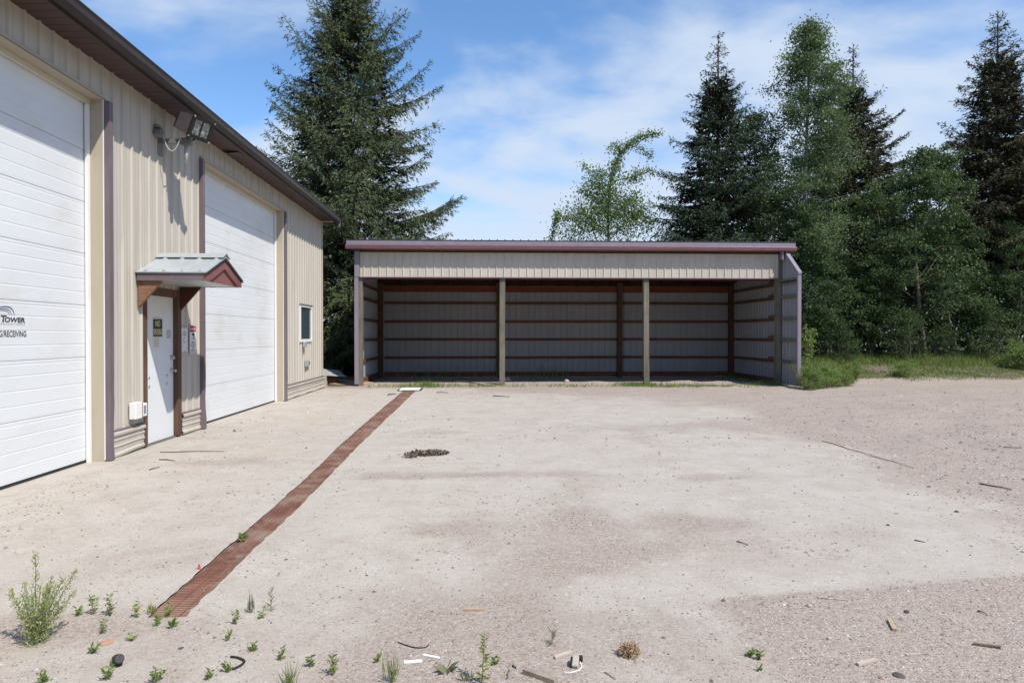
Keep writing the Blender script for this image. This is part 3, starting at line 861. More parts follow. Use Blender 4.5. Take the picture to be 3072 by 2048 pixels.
# ---- flat print helpers (text turned into mesh)
def text_mesh(txt, size, xs=1.0, shear=0.0, bold=0.0, align='LEFT', spacing=1.0):
    cu = bpy.data.curves.new('txt', 'FONT')
    cu.body = txt; cu.size = size; cu.shear = shear; cu.offset = bold
    cu.align_x = align; cu.space_character = spacing
    cu.resolution_u = 3
    o_ = bpy.data.objects.new('txt', cu)
    COL.objects.link(o_)
    dg = bpy.context.evaluated_depsgraph_get()
    me = bpy.data.meshes.new_from_object(o_.evaluated_get(dg))
    bpy.data.objects.remove(o_)
    co = np.zeros(len(me.vertices) * 3, dtype=np.float32)
    me.vertices.foreach_get('co', co)
    co = co.reshape(-1, 3); co[:, 0] *= xs
    me.vertices.foreach_set('co', co.ravel())
    return me
def wall_text(name, txt, y, z, x, h, mat, parent, width=None, **kw):
    """letters h tall, reading along +y on a face looking to +x; y,z: left (or right) end of baseline"""
    me = text_mesh(txt, 1.0, **kw)
    co = np.zeros(len(me.vertices) * 3, dtype=np.float32)
    me.vertices.foreach_get('co', co); co = co.reshape(-1, 3)
    mn, mx_ = co.min(0), co.max(0)
    s_ = h / (mx_[1] - mn[1])
    sx = s_ if width is None else width / (mx_[0] - mn[0])
    al = kw.get('align', 'LEFT')
    if al == 'RIGHT': ox = -mx_[0]
    elif al == 'CENTER': ox = -(mn[0] + mx_[0]) / 2
    else: ox = -mn[0]
    W_ = np.stack([np.full(len(co), x), y + (co[:, 0] + ox) * sx, z + (co[:, 1] - mn[1]) * s_], -1).astype(np.float32)
    me.vertices.foreach_set('co', W_.ravel())
    me.materials.clear(); me.materials.append(MAT[mat])
    me.name = name
    me.update()
    return link(name, me, parent)

# lettering on the near door: y 6.58 is where the picture begins, it runs on to the left
TX = DX + 0.0016
def onx(u, v, Xp):
    d = _fw * _f + _rt * (u - 1536) + _up * (1024 - v)
    t_ = Xp / d.x
    return Vector((0, 0, CAM_H)) + d * t_
e1 = onx(76, 967, TX); e0 = onx(2, 966, TX); e2 = onx(2, 945, TX)
wall_text('lettering', 'T', e0.y, e0.z, TX, e2.z - e0.z, 'ink_dark', OD1, width=0.088, bold=0.035, shear=0.12)
q0 = onx(14, 966, TX); q1 = onx(75.5, 951, TX)
wall_text('lettering', 'OWER', q0.y, e0.z, TX, (e2.z - e0.z) * 0.76, 'ink_dark', OD1, width=q1.y - q0.y, bold=0.035, shear=0.10)
c0 = onx(74.5, 976, TX); ch_ = onx(74.5, 970, TX).z - c0.z
cw = onx(2, 976, TX)
wall_text('lettering', 'COMMUNICATIONS', c0.y, c0.z, TX, ch_, 'ink_grey', OD1, width=(c0.y - cw.y) * 14 / 9.0, align='RIGHT', spacing=1.5)
r0 = onx(79, 1010, TX); rh = onx(79, 992, TX).z - r0.z
rw = onx(17, 1010, TX)
wall_text('lettering', 'SHIPPING/RECEIVING', r0.y, r0.z, TX, rh, 'ink_dark', OD1, width=(r0.y - rw.y) * 18.6 / 9.0, align='RIGHT', bold=0.012)
# three swooshes above the word
for k, (uR, vT, vB, th) in enumerate([(43, 921, 944, 0.016), (34.5, 927, 944, 0.010), (28.5, 931.5, 944, 0.008)]):
    ce = onx(uR - 22 + k * 2, vB, TX); rr_ = onx(uR, vB, TX).y - ce.y; hz = onx(uR, vT, TX).z - ce.z
    mb = MB()
    n = 26
    for i in range(n + 1):
        an = R(-8) + R(150) * i / n
        t_ = th * (0.25 + 0.75 * math.sin(min(1.0, i / n * 1.6) * math.pi / 2)) * (1 - 0.8 * max(0, i / n - 0.5) * 1.2)
        cy_, cz_ = math.cos(an), math.sin(an)
        yy_ = ce.y + rr_ * cy_ * (1.0 if cy_ > 0 else 1.9)
        zz_ = ce.z + hz * cz_
        mb.v += [(TX, yy_ - t_ * 0.5 * cy_, zz_ - t_ * 0.5 * cz_), (TX, yy_ + t_ * 0.5 * cy_, zz_ + t_ * 0.5 * cz_)]
    for i in range(n):
        mb.f.append((2 * i, 2 * i + 1, 2 * i + 3, 2 * i + 2))
    mb.obj('emblem_swoosh', 'ink_blue', OD1)

# eave: soffit boards, fascia, gutter, roof
soff = MB()
EX = -4.13
nb = int((Y1 + 0.35 - Y0) / 0.15)
for i in range(nb):
    y = Y0 + i * 0.15
    # grooves between the soffit boards
    soff.add([(WX - 0.02, y + 0.006, TOP), (EX, y + 0.006, TOP + 0.012), (EX, y + 0.144, TOP + 0.012), (WX - 0.02, y + 0.144, TOP)], [(0, 3, 2, 1)])
    soff.add([(WX - 0.02, y + 0.144, TOP), (EX, y + 0.144, TOP + 0.012), (EX, y + 0.150, TOP + 0.022), (WX - 0.02, y + 0.150, TOP + 0.010)], [(0, 3, 2, 1)])
    soff.add([(WX - 0.02, y, TOP + 0.010), (EX, y, TOP + 0.022), (EX, y + 0.006, TOP + 0.012), (WX - 0.02, y + 0.006, TOP)], [(0, 3, 2, 1)])
soff.obj('soffit', 'soffit', B)
# one sprung soffit strip hangs open
MB().add([(-4.46, 12.02, 4.672), (-4.20, 12.10, 4.676), (-4.24, 12.40, 4.672), (-4.38, 12.02, 4.635)], [(0, 1, 2), (0, 2, 3), (0, 3, 1), (1, 3, 2)]).obj('sprung_soffit_strip', 'brown', B)
MB().box(EX, EX + 0.02, Y0, Y1 + 0.38, TOP - 0.012, TOP + 0.16).obj('fascia', 'brown', B)
gut = MB()
gp_prof = [(EX + 0.022, TOP + 0.155), (EX + 0.022, TOP + 0.025), (EX + 0.075, TOP + 0.025), (EX + 0.100, TOP + 0.075), (EX + 0.110, TOP + 0.150), (EX + 0.122, TOP + 0.155), (EX + 0.122, TOP + 0.165), (EX + 0.102, TOP + 0.165), (EX + 0.092, TOP + 0.080), (EX + 0.070, TOP + 0.035), (EX + 0.032, TOP + 0.035), (EX + 0.032, TOP + 0.155)]
gut.prism(gp_prof, 1, Y0, Y1 + 0.36)
gut.obj('gutter', 'brown', B)
MB().prism([(EX + 0.03, TOP + 0.03), (EX + 0.11, TOP + 0.155), (EX + 0.09, TOP - 0.06), (EX + 0.05, TOP - 0.09)], 1, Y1 + 0.362, Y1 + 0.37).obj('gutter_end', 'greymetal', B)
rf = MB()
prf = sheet_profile(Y0, Y1 + 0.42, depth=0.02, phase=PH)
for (p_, h_) in prf:
    for (x_, z_) in ((EX + 0.055, TOP + 0.172), (-10.2, TOP + 0.172 + 6.1 * 0.25)):
        rf.v.append((x_, p_, z_ + h_))
for i in range(len(prf) - 1):
    rf.f.append((2 * i, 2 * i + 2, 2 * i + 3, 2 * i + 1))
k_ = len(rf.v)
rf.add([(-10.2, Y0, TOP + 0.172 + 1.525), (-16.4, Y0, TOP + 0.15), (-16.4, Y1 + 0.42, TOP + 0.15), (-10.2, Y1 + 0.42, TOP + 0.172 + 1.525)], [(0, 3, 2, 1)])
rf.obj('roof', 'roofmetal', B)
MB().prism([(EX + 0.02, TOP - 0.01), (EX + 0.02, TOP + 0.165), (-10.2, TOP + 1.69), (-16.2, TOP + 0.15), (-16.2, TOP - 0.01)], 1, Y1 - 0.15, Y1 - 0.02).obj('end_gable', 'beige_trim', B)
MB().prism([(EX + 0.02, TOP - 0.03), (EX + 0.02, TOP + 0.168), (-10.2, TOP + 1.69), (-10.2, TOP + 1.5)], 1, Y1 + 0.385, Y1 + 0.41).obj('barge_board', 'brown', B)

# entrance door
DLX = WX - 0.035
def doorframe(name, a0, a1, z0, z1, dx=0.0):
    return MB().box(WX - 0.10, WX + 0.030 + dx, a0, a1, z0, z1).obj(name, 'frame', B)
doorframe('door_frame_post', MDa - 0.055, MDa + 0.040, 0.02, 2.155)
doorframe('door_frame_post', MDb - 0.085, MDb + 0.035, 0.02, 2.155)
doorframe('door_frame_head', MDa + 0.041, MDb - 0.086, 2.052, 2.152, -0.002)
ED = MB().bevbox(DLX - 0.045, DLX, MDa + 0.048, MDb - 0.092, 0.025, 2.048, 0.003).obj('entrance_door', 'white_door', B)
MB().box(DLX - 0.045, DLX + 0.03, MDa + 0.045, MDb - 0.09, 0.0, 0.019).obj('door_sill', 'greymetal', ED)
for (yy_, zz_) in ((9.50, 0.92), (9.50, 0.80), (10.03, 0.92), (10.03, 0.80)):
    MB().tube([(DLX + 0.0005, yy_, zz_), (DLX + 0.006, yy_, zz_), (DLX + 0.010, yy_, zz_)], [0.021, 0.020, 0.010], 12).obj('door_bolt', 'steel', ED, True)
for zz_, ln, rr_ in ((1.175, 0.05, 0.030), (0.985, 0.075, 0.027)):
    MB().tube([(DLX + 0.0005, 10.165, zz_), (DLX + 0.012, 10.165, zz_), (DLX + 0.014, 10.165, zz_), (DLX + ln - 0.02, 10.165, zz_), (DLX + ln - 0.012, 10.165, zz_), (DLX + ln, 10.165, zz_)], [0.032, 0.030, 0.014, 0.014, rr_, rr_ * 0.75], 14).obj('door_knob' if ln > 0.06 else 'door_lock', 'steel', ED, True)
MB().box(DLX + 0.0004, DLX + 0.0012, 9.64, 9.80, 1.33, 1.47).obj('tape_residue', 'sign_cream', ED)

# small window
WN = MB().box(WX - 0.02, WX + 0.034, 17.06, 17.12, 1.33, 2.255).box(WX - 0.02, WX + 0.034, 18.18, 18.24, 1.33, 2.255).box(WX - 0.02, WX + 0.034, 17.121, 18.179, 1.33, 1.40).box(WX - 0.02, WX + 0.034, 17.121, 18.179, 2.205, 2.255).obj('window', 'white', B)
MB().box(WX - 0.006, WX + 0.004, 17.115, 18.185, 1.39, 2.21).obj('pane', 'glass', WN)
MB().box(WX - 0.01, WX + 0.05, 17.04, 18.26, 2.257, 2.278).obj('window_drip_cap', 'purple', WN)
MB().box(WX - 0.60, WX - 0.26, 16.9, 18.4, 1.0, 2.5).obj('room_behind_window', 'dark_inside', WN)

# gabled door canopy (ridge square to the wall)
CX0, CX1 = WX + 0.02, -3.61
CYa, CYb, CYm = 9.07, 10.41, 9.745
CZ = 2.22
CP = MB().box(CX0, CX1 - 0.03, CYa + 0.025, CYb - 0.025, CZ - 0.004, CZ + 0.012).obj('door_canopy', 'galv', B)
EZ, RZ = CZ + 0.115, CZ + 0.375
MB().box(CX0, CX1, CYa, CYa + 0.022, CZ - 0.01, EZ - 0.022).obj('canopy_fascia', 'purple', CP)
MB().box(CX0, CX1, CYb - 0.022, CYb, CZ - 0.01, EZ - 0.022).obj('canopy_fascia', 'purple', CP)
# gable boards
def gbar(x0, x1, y0, z0, y1, z1, dz):
    return MB().prism([(y0, z0), (y1, z1), (y1, z1 - dz), (y0, z0 - dz)], 0, x0, x1)
MB().prism([(CYa, CZ - 0.01), (CYa, EZ - 0.02), (CYm, RZ - 0.02), (CYm, RZ - 0.17), (CYa + 0.13, CZ - 0.01)], 0, CX1 + 0.001, CX1 + 0.026).obj('gable_board', 'gable', CP)
MB().prism([(CYb, CZ - 0.01), (CYb, EZ - 0.02), (CYm + 0.002, RZ - 0.02), (CYm + 0.002, RZ - 0.17), (CYb - 0.13, CZ - 0.01)], 0, CX1 + 0.001, CX1 + 0.026).obj('gable_board', 'gable', CP)
MB().prism([(CYa + 0.12, CZ - 0.006), (CYb - 0.12, CZ - 0.006), (CYm, RZ - 0.15)], 0, CX1 - 0.012, CX1).obj('gable_panel', 'gable', CP)
# ribbed roof sheets on each slope
for sg in (-1, 1):
    mb = MB()
    ye_ = CYa - 0.02 if sg < 0 else CYb + 0.02
    xs_ = [CX0 - 0.01]
    prof = [(CX0 - 0.01, 0)]
    k = 0
    for c in (0.14, 0.37, 0.60, 0.83):
        for d, h_ in ((-0.028, 0), (-0.012, 0.022), (0.012, 0.022), (0.028, 0)):
            prof.append((WX + c + d, h_))
    prof.append((CX1 + 0.045, 0))
    for x_, h_ in prof:
        mb.v += [(x_, ye_, EZ - 0.012 + h_), (x_, CYm, RZ + h_)]
        mb.v += [(x_, ye_, EZ - 0.026), (x_, CYm, RZ - 0.014)]
    for i in range(len(prof) - 1):
        a_ = 4 * i
        f = (a_, a_ + 4, a_ + 5, a_ + 1); f2 = (a_ + 2, a_ + 3, a_ + 7, a_ + 6); f3 = (a_, a_ + 2, a_ + 6, a_ + 4)
        for q in (f, f2, f3): mb.f.append(q if sg < 0 else q[::-1])
    a_ = 4 * (len(prof) - 1)
    q = (a_, a_ + 2, a_ + 3, a_ + 1); mb.f.append(q if sg < 0 else q[::-1])
    mb.obj('canopy_roof_sheet', 'galv', CP)
MB().prism([(CYm - 0.13, RZ - 0.026), (CYm, RZ + 0.042), (CYm + 0.13, RZ - 0.026), (CYm + 0.13, RZ - 0.020), (CYm, RZ + 0.049), (CYm - 0.13, RZ - 0.020)], 0, CX0 - 0.01, CX1 + 0.055).obj('ridge_cap', 'galv', CP)
MB().prism([(CYa - 0.022, EZ - 0.028), (CYm, RZ - 0.018), (CYb + 0.022, EZ - 0.028), (CYb + 0.022, EZ - 0.056), (CYm, RZ - 0.05), (CYa - 0.022, EZ - 0.056)], 0, CX1 + 0.028, CX1 + 0.042).obj('verge_trim', 'black', CP)
MB().prism([(WX + 0.022, CZ - 0.012), (-4.155, CZ - 0.012), (WX + 0.022, CZ - 0.36)], 1, CYa + 0.035, CYa + 0.085).obj('canopy_bracket', 'bracket', CP)
MB().prism([(WX + 0.022, CZ - 0.012), (-4.155, CZ - 0.012), (WX + 0.022, CZ - 0.36)], 1, CYb - 0.085, CYb - 0.035).obj('canopy_bracket', 'darkbracket', CP)

# ---------------------------------------------------------------- things fixed to the wall
# floodlight on an arm
FY, FZ = 9.71, 4.19
fl = thing('floodlight', (WX, FY, FZ), 'bronze box floodlight on a grey wall arm under the workshop eave', 'floodlight')
MB().bevbox(WX + 0.018, WX + 0.030, FY - 0.055, FY + 0.095, FZ - 0.20, FZ + 0.20, 0.003).obj('mounting_plate', 'greymetal', fl)
jb = MB().tube([(WX + 0.02, FY - 0.10, FZ + 0.085), (WX + 0.10, FY - 0.10, FZ + 0.085), (WX + 0.105, FY - 0.10, FZ + 0.085)], [0.062, 0.062, 0.05], 16).obj('junction_box', 'greymetal', fl)
MB().box(WX + 0.02, WX + 0.075, FY - 0.135, FY - 0.075, FZ + 0.148, FZ + 0.19).obj('conduit_stub', 'greymetal', jb)
MB().box(WX + 0.03, WX + 0.45, FY - 0.02, FY + 0.03, FZ - 0.035, FZ + 0.030).obj('arm', 'greymetal', fl)
MB().bevbox(WX + 0.31, WX + 0.46, FY - 0.032, FY + 0.045, FZ - 0.055, FZ + 0.045, 0.006).obj('arm_clamp', 'greymetal', fl)
for dx in (0.345, 0.395):
    MB().tube([(WX + dx, FY - 0.045, FZ), (WX + dx, FY - 0.032, FZ)], 0.011, 8).obj('clamp_bolt', 'steel', fl)
MB().tube([(WX + 0.385, FY + 0.005, FZ - 0.055), (WX + 0.385, FY + 0.005, FZ - 0.30)], 0.026, 14).obj('drop_tube', 'galv', fl, True)
# lamp head: a tapered box tipped down and turned outward
from mathutils import Matrix
def xf(mb, mat4):
    mb.v = [tuple(mat4 @ Vector(v_)) for v_ in mb.v]; return mb
LM = Matrix.Translation((WX + 0.53, FY + 0.02, FZ + 0.20)) @ Matrix.Rotation(R(-20), 4, 'Z') @ Matrix.Rotation(R(25), 4, 'Y')
hd = MB()
# body from back (x=-0.2) to front (x=0.08)
bx = [(-0.25, 0.150, 0.100), (-0.23, 0.170, 0.115), (0.06, 0.185, 0.140)]
for (x_, hy, hz) in bx: hd.v += [(x_, -hy, -hz), (x_, hy, -hz), (x_, hy, hz), (x_, -hy, hz)]
for i in range(2):
    for j in range(4):
        a_ = i * 4 + j; c_ = i * 4 + (j + 1) % 4
        hd.f.append((a_, a_ + 4, c_ + 4, c_))
hd.f += [(0, 1, 2, 3), (8, 11, 10, 9)]
LH = xf(hd, LM).obj('lamp_housing', 'lampbrown', fl)
fm = MB()
fm.box(0.061, 0.088, -0.205, 0.205, -0.155, -0.105).box(0.061, 0.088, -0.205, 0.205, 0.105, 0.155).box(0.061, 0.088, -0.205, -0.150, -0.104, 0.104).box(0.061, 0.088, 0.150, 0.205, -0.104, 0.104).box(0.062, 0.080, -0.008, 0.008, -0.104, 0.104)
xf(fm, LM).obj('lens_frame', 'black', LH)
for sg in (-1, 1):
    xf(MB().box(0.063, 0.070, 0.009 if sg > 0 else -0.149, 0.149 if sg > 0 else -0.009, -0.103, 0.103), LM).obj('lens', 'lampglass', LH)
for sy in (-1, 1):
    for sz in (-1, 1):
        xf(MB().bevbox(0.0885, 0.096, sy * 0.19 - 0.012, sy * 0.19 + 0.012, sz * 0.14 - 0.012, sz * 0.14 + 0.012, 0.002), LM).obj('frame_clip', 'steel', LH)
yk = MB()
yk.tube([(WX + 0.40, FY + 0.01, FZ + 0.045), (WX + 0.41, FY + 0.02, FZ + 0.09)], 0.020, 10)
for sg in (-1, 1):
    yk.tube([(WX + 0.41, FY + 0.02, FZ + 0.055), (WX + 0.43 - sg * 0.03, FY + 0.03 + sg * 0.09, FZ + 0.05), (WX + 0.47 - sg * 0.05, FY + 0.05 + sg * 0.13, FZ + 0.075), (WX + 0.47 - sg * 0.05, FY + 0.06 + sg * 0.13, FZ + 0.12)], 0.014, 8)
yk.obj('yoke', 'black', fl)
wp = []
for i in range(15):
    t_ = i / 14
    wp.append((WX + 0.11 + 0.24 * t_, FY - 0.09 + 0.05 * t_, FZ + 0.07 + 0.05 * t_ - 0.26 * math.sin(math.pi * t_) ** 0.8 * (1 - 0.1 * t_)))
wp += [(WX + 0.36, FY - 0.03, FZ + 0.155)]
MB().tube(wp, 0.0075, 6).obj('cable', 'cable', fl)
MB().tube([(WX + 0.352, FY - 0.035, FZ + 0.12), (WX + 0.37, FY - 0.02, FZ + 0.18)], 0.017, 8).obj('cable_gland', 'sign_white', fl)

# signs
def plate(y0, y1, z0, z1, x, th, mat, root):
    return MB().bevbox(x, x + th, y0, y1, z0, z1, th * 0.3).obj('sign_plate', mat, root)
sx = DLX + 0.0008
ns = thing('no_smoking_sign', (sx, 9.75, 1.49), 'dark green NO SMOKING sign with faded yellow letters on the white entrance door', 'sign')
na, nb_ = 9.615, 9.895
z0_, z1_ = 1.47, 1.75
plate(na, nb_, z0_, z1_, sx, 0.003, 'sign_cream', ns)
MB().box(sx + 0.0031, sx + 0.0036, na + 0.006, nb_ - 0.006, z0_ + 0.012, z1_ - 0.028).obj('sign_face', 'sign_green', ns)
wall_text('lettering', 'NO', (na + nb_) / 2, z1_ - 0.132, sx + 0.0042, 0.085, 'sign_yellow', ns, width=0.145, align='CENTER', bold=0.03)
wall_text('lettering', 'SMOKING', (na + nb_) / 2, z0_ + 0.032, sx + 0.0042, 0.088, 'sign_yellow', ns, width=0.252, align='CENTER', bold=0.03)
st = thing('door_sticker', (sx, 10.1, 1.44), 'small grey printed sticker beside the NO SMOKING sign', 'sticker')
MB().box(sx, sx + 0.0008, 10.03, 10.155, 1.455, 1.575).obj('sticker_face', 'ink_grey', st)
for i in range(5):
    MB().box(sx + 0.0009, sx + 0.0013, 10.038, 10.147, 1.462 + i * 0.022, 1.473 + i * 0.022).obj('print_line', 'sign_white', st)
sx2 = WX + 0.0205
nt_ = thing('notice_plate', (sx2, 10.47, 1.25), 'narrow white notice plate screwed to the beige wall right of the entrance door', 'sign')
plate(10.385, 10.585, 1.245, 1.615, sx2, 0.004, 'sign_white', nt_)
for zz_, yy_ in ((1.603, 10.485), (1.258, 10.485)):
    MB().tube([(sx2 + 0.0041, yy_, zz_), (sx2 + 0.007, yy_, zz_)], 0.008, 8).obj('screw', 'black', nt_)
for i, (zz_, ww_) in enumerate(((1.545, 0.085), (1.508, 0.115))):
    wall_text('lettering', ['CUSTOMER', 'ENTRANCE'][i] if False else '▪' * 1, 10.485, zz_, sx2 + 0.0045, 0.001, 'ink_dark', nt_, width=0.001) if False else MB().box(sx2 + 0.0042, sx2 + 0.0046, 10.485 - ww_ / 2, 10.485 + ww_ / 2, zz_ - 0.009, zz_ + 0.009).obj('print_line', 'ink_grey', nt_)
for (zz_, yy_, ww_) in ((1.468, 10.487, 0.022), (1.430, 10.452, 0.028), (1.393, 10.475, 0.060), (1.300, 10.548, 0.012)):
    MB().box(sx2 + 0.0042, sx2 + 0.0046, yy_ - ww_ / 2, yy_ + ww_ / 2, zz_ - 0.007, zz_ + 0.007).obj('print_line', 'ink_grey', nt_)
ws = thing('warning_sign', (sx2, 10.78, 1.21), 'white WARNING video surveillance sign with red top on the wall', 'sign')
wa, wb, wz0, wz1 = 10.665, 10.905, 1.205, 1.655
plate(wa, wb, wz0, wz1, sx2, 0.004, 'sign_white', ws)
fx = sx2 + 0.0042
MB().box(fx, fx + 0.0004, wa + 0.008, wb - 0.008, wz1 - 0.035, wz1 - 0.010).obj('red_band', 'sign_red', ws)
MB().box(fx, fx + 0.0004, wa + 0.008, wb - 0.008, wz1 - 0.105, wz1 - 0.084).obj('red_band', 'sign_red', ws)
MB().box(fx, fx + 0.0002, wa + 0.008, wb - 0.008, wz1 - 0.0835, wz1 - 0.0355).obj('red_band', 'sign_red', ws)
wall_text('lettering', 'WARNING', (wa + wb) / 2, wz1 - 0.079, fx + 0.0006, 0.038, 'sign_white', ws, width=0.205, align='CENTER', bold=0.02)
cm = MB()
cm.prism([(wa + 0.085, wz1 - 0.125), (wa + 0.165, wz1 - 0.118), (wa + 0.170, wz1 - 0.150), (wa + 0.135, wz1 - 0.185), (wa + 0.085, wz1 - 0.150)], 0, fx, fx + 0.0004)
cm.prism([(wa + 0.125, wz1 - 0.19), (wa + 0.17, wz1 - 0.192), (wa + 0.172, wz1 - 0.228), (wa + 0.150, wz1 - 0.205), (wa + 0.128, wz1 - 0.228)], 0, fx, fx + 0.0004)
cm.obj('camera_pictogram', 'sign_navy', ws)
for i, (tx_, wd) in enumerate((('PREMISES', 0.125), ('MONITORED BY', 0.185), ('VIDEO', 0.080), ('SURVEILLANCE', 0.185))):
    wall_text('lettering', tx_, (wa + wb) / 2, wz1 - 0.282 - i * 0.042, fx + 0.0003, 0.026, 'sign_navy', ws, width=wd, align='CENTER', bold=0.02)
MB().box(fx, fx + 0.0004, wa + 0.02, wb - 0.02, wz0 + 0.012, wz0 + 0.020).obj('red_band', 'sign_navy', ws)

# electrical boxes
eb = thing('outlet_box', (WX, 9.02, 0.42), 'rust-streaked white double outlet box low on the wall left of the entrance door', 'outlet')
MB().bevbox(WX + 0.020, WX + 0.105, 8.86, 9.03, 0.43, 0.64, 0.006).obj('box', 'white', eb)
MB().bevbox(WX + 0.020, WX + 0.100, 9.045, 9.165, 0.445, 0.615, 0.005).obj('outlet_cover', 'white', eb)
MB().box(WX + 0.1003, WX + 0.1012, 9.075, 9.135, 0.475, 0.585).obj('outlet_face', 'ink_grey', eb)
MB().box(WX + 0.022, WX + 0.103, 9.0305, 9.0445, 0.432, 0.635).obj('rust_streak', 'rustpatch', eb)
e2_ = thing('window_outlet', (WX, 17.5, 1.2), 'small grey junction box with hanging flex just under the window', 'outlet')
MB().bevbox(WX + 0.020, WX + 0.075, 17.30, 17.52, 1.20, 1.325, 0.005).obj('box', 'galv', e2_)
MB().tube([(WX + 0.05, 17.32, 1.20), (WX + 0.05, 17.30, 1.10), (WX + 0.045, 17.33, 1.01)], 0.012, 6).obj('flex', 'greymetal', e2_)
e3 = thing('socket_box', (WX, 17.7, 0.72), 'weathered socket box on the wall below the window', 'outlet')
MB().bevbox(WX + 0.020, WX + 0.085, 17.50, 17.68, 0.71, 0.86, 0.005).obj('box', 'galv', e3)
MB().bevbox(WX + 0.020, WX + 0.075, 17.69, 17.84, 0.72, 0.85, 0.005).obj('socket_cover', 'sign_cream', e3)
MB().box(WX + 0.0755, WX + 0.0765, 17.73, 17.80, 0.74, 0.83).obj('socket_face', 'ink_dark', e3)

# ================================================================== OPEN SHED
SH = thing('pole_shed', (2.7, 22.2, 0), 'long open-fronted pole shed with lilac roof edge and beige ribbed header', 'shed')
FX0, FX1 = -3.66, 9.06
FYs, BYs = 20.2, 24.3
PXs = [-3.53, 0.635, 4.945, 8.985]
GZ = [0.71, 1.35, 1.98, 2.63]
rr = random.Random(11)
for i, x in enumerate(PXs):
    mb = MB()
    ring = []
    for k in range(9):
        z_ = -0.1 + (3.9 + 0.1) * k / 8
        j = rr.uniform(-0.004, 0.004); j2 = rr.uniform(-0.004, 0.004)
        hw = 0.052 if i == 0 else 0.080
        lean = (0.03 if i == 2 else 0.012) * (z_ / 3.9 - 0.5) * (-1 if i == 2 else 1)
        ring.append([(x - hw + j + lean, FYs + 0.03 + j2, z_), (x + hw + j + lean, FYs + 0.03 + j2, z_), (x + hw + j + lean, FYs + 0.19, z_), (x - hw + j + lean, FYs + 0.19, z_)])
    for r_ in ring: mb.v += r_
    for k in range(8):
        for q in range(4):
            a_ = k * 4 + q; c_ = k * 4 + (q + 1) % 4
            mb.f.append((a_, c_, c_ + 4, a_ + 4))
    po = mb.obj('front_post', 'post', SH)
    MB().box(x - 0.085, x + 0.085, BYs - 0.19, BYs - 0.03, -0.1, 3.35).obj('back_post', 'backpost', SH)
MB().box(0.546, 0.553, FYs + 0.04, FYs + 0.10, 1.15, 1.75).obj('bare_wood_scar', 'tanchip', SH)
# back wall cladding, girts, beams
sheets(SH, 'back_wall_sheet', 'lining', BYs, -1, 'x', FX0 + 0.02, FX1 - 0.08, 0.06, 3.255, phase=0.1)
MB().box(FX0 + 0.02, FX1 - 0.08, BYs - 0.022, BYs + 0.02, 3.262, 3.50).obj('shade_board', 'darkwood', SH)  # dark board added above the beam to stand in for shade there
bays = [(-3.41, 0.545), (0.725, 4.855), (5.035, 8.895)]
for (a, b_) in bays:
    for z_ in GZ:
        dz = rr.uniform(-0.008, 0.008)
        MB().add([(a + .003, BYs - 0.062, z_ - 0.045 + dz), (b_ - .003, BYs - 0.062, z_ - 0.045 - dz), (b_ - .003, BYs - 0.024, z_ - 0.045 - dz), (a + .003, BYs - 0.024, z_ - 0.045 + dz), (a + .003, BYs - 0.062, z_ + 0.045 + dz), (b_ - .003, BYs - 0.062, z_ + 0.045 - dz), (b_ - .003, BYs - 0.024, z_ + 0.045 - dz), (a + .003, BYs - 0.024, z_ + 0.045 + dz)],
                 [(0, 3, 2, 1), (4, 5, 6, 7), (0, 1, 5, 4), (1, 2, 6, 5), (2, 3, 7, 6), (3, 0, 4, 7)]).obj('girt', 'girt', SH)
    MB().box(a + .003, b_ - .003, BYs - 0.085, BYs - 0.024, 3.02, 3.26).obj('beam', 'beam', SH)
    MB().box(a + .003, b_ - .003, BYs - 0.065, BYs - 0.024, 0.03, 0.20).obj('base_board', 'girt', SH)
# roof structure
def roofz(y): return 4.235 - (y - 20.0) * (4.23 - 3.42) / (24.6 - 20.0)
for x in np.arange(-3.3, 9.0, 0.61):
    MB().add([(x - 0.02, 20.25, roofz(20.25) - 0.26), (x + 0.02, 20.25, roofz(20.25) - 0.26), (x + 0.02, 24.24, roofz(24.24) - 0.26), (x - 0.02, 24.24, roofz(24.24) - 0.26), (x - 0.02, 20.25, roofz(20.25) - 0.05), (x + 0.02, 20.25, roofz(20.25) - 0.05), (x + 0.02, 24.24, roofz(24.24) - 0.05), (x - 0.02, 24.24, roofz(24.24) - 0.05)],
             [(0, 3, 2, 1), (4, 5, 6, 7), (0, 1, 5, 4), (1, 2, 6, 5), (2, 3, 7, 6), (3, 0, 4, 7)]).obj('rafter', 'darkwood', SH)
rf = MB()
prf = sheet_profile(-3.90, 9.38, depth=0.022, phase=0.02)
for (p_, h_) in prf:
    for y_ in (19.985, 24.65):
        rf.v.append((p_, y_, roofz(y_) + 0.034 + h_ * 1.3))
        rf.v.append((p_, y_, roofz(y_) + 0.018))
for i in range(len(prf) - 1):
    a_ = 4 * i
    rf.f += [(a_, a_ + 4, a_ + 6, a_ + 2), (a_ + 1, a_ + 3, a_ + 7, a_ + 5), (a_, a_ + 1, a_ + 5, a_ + 4), (a_ + 2, a_ + 6, a_ + 7, a_ + 3)]
rf.obj('roof', 'roofmetal', SH)
def E_(v): return v + 0.225
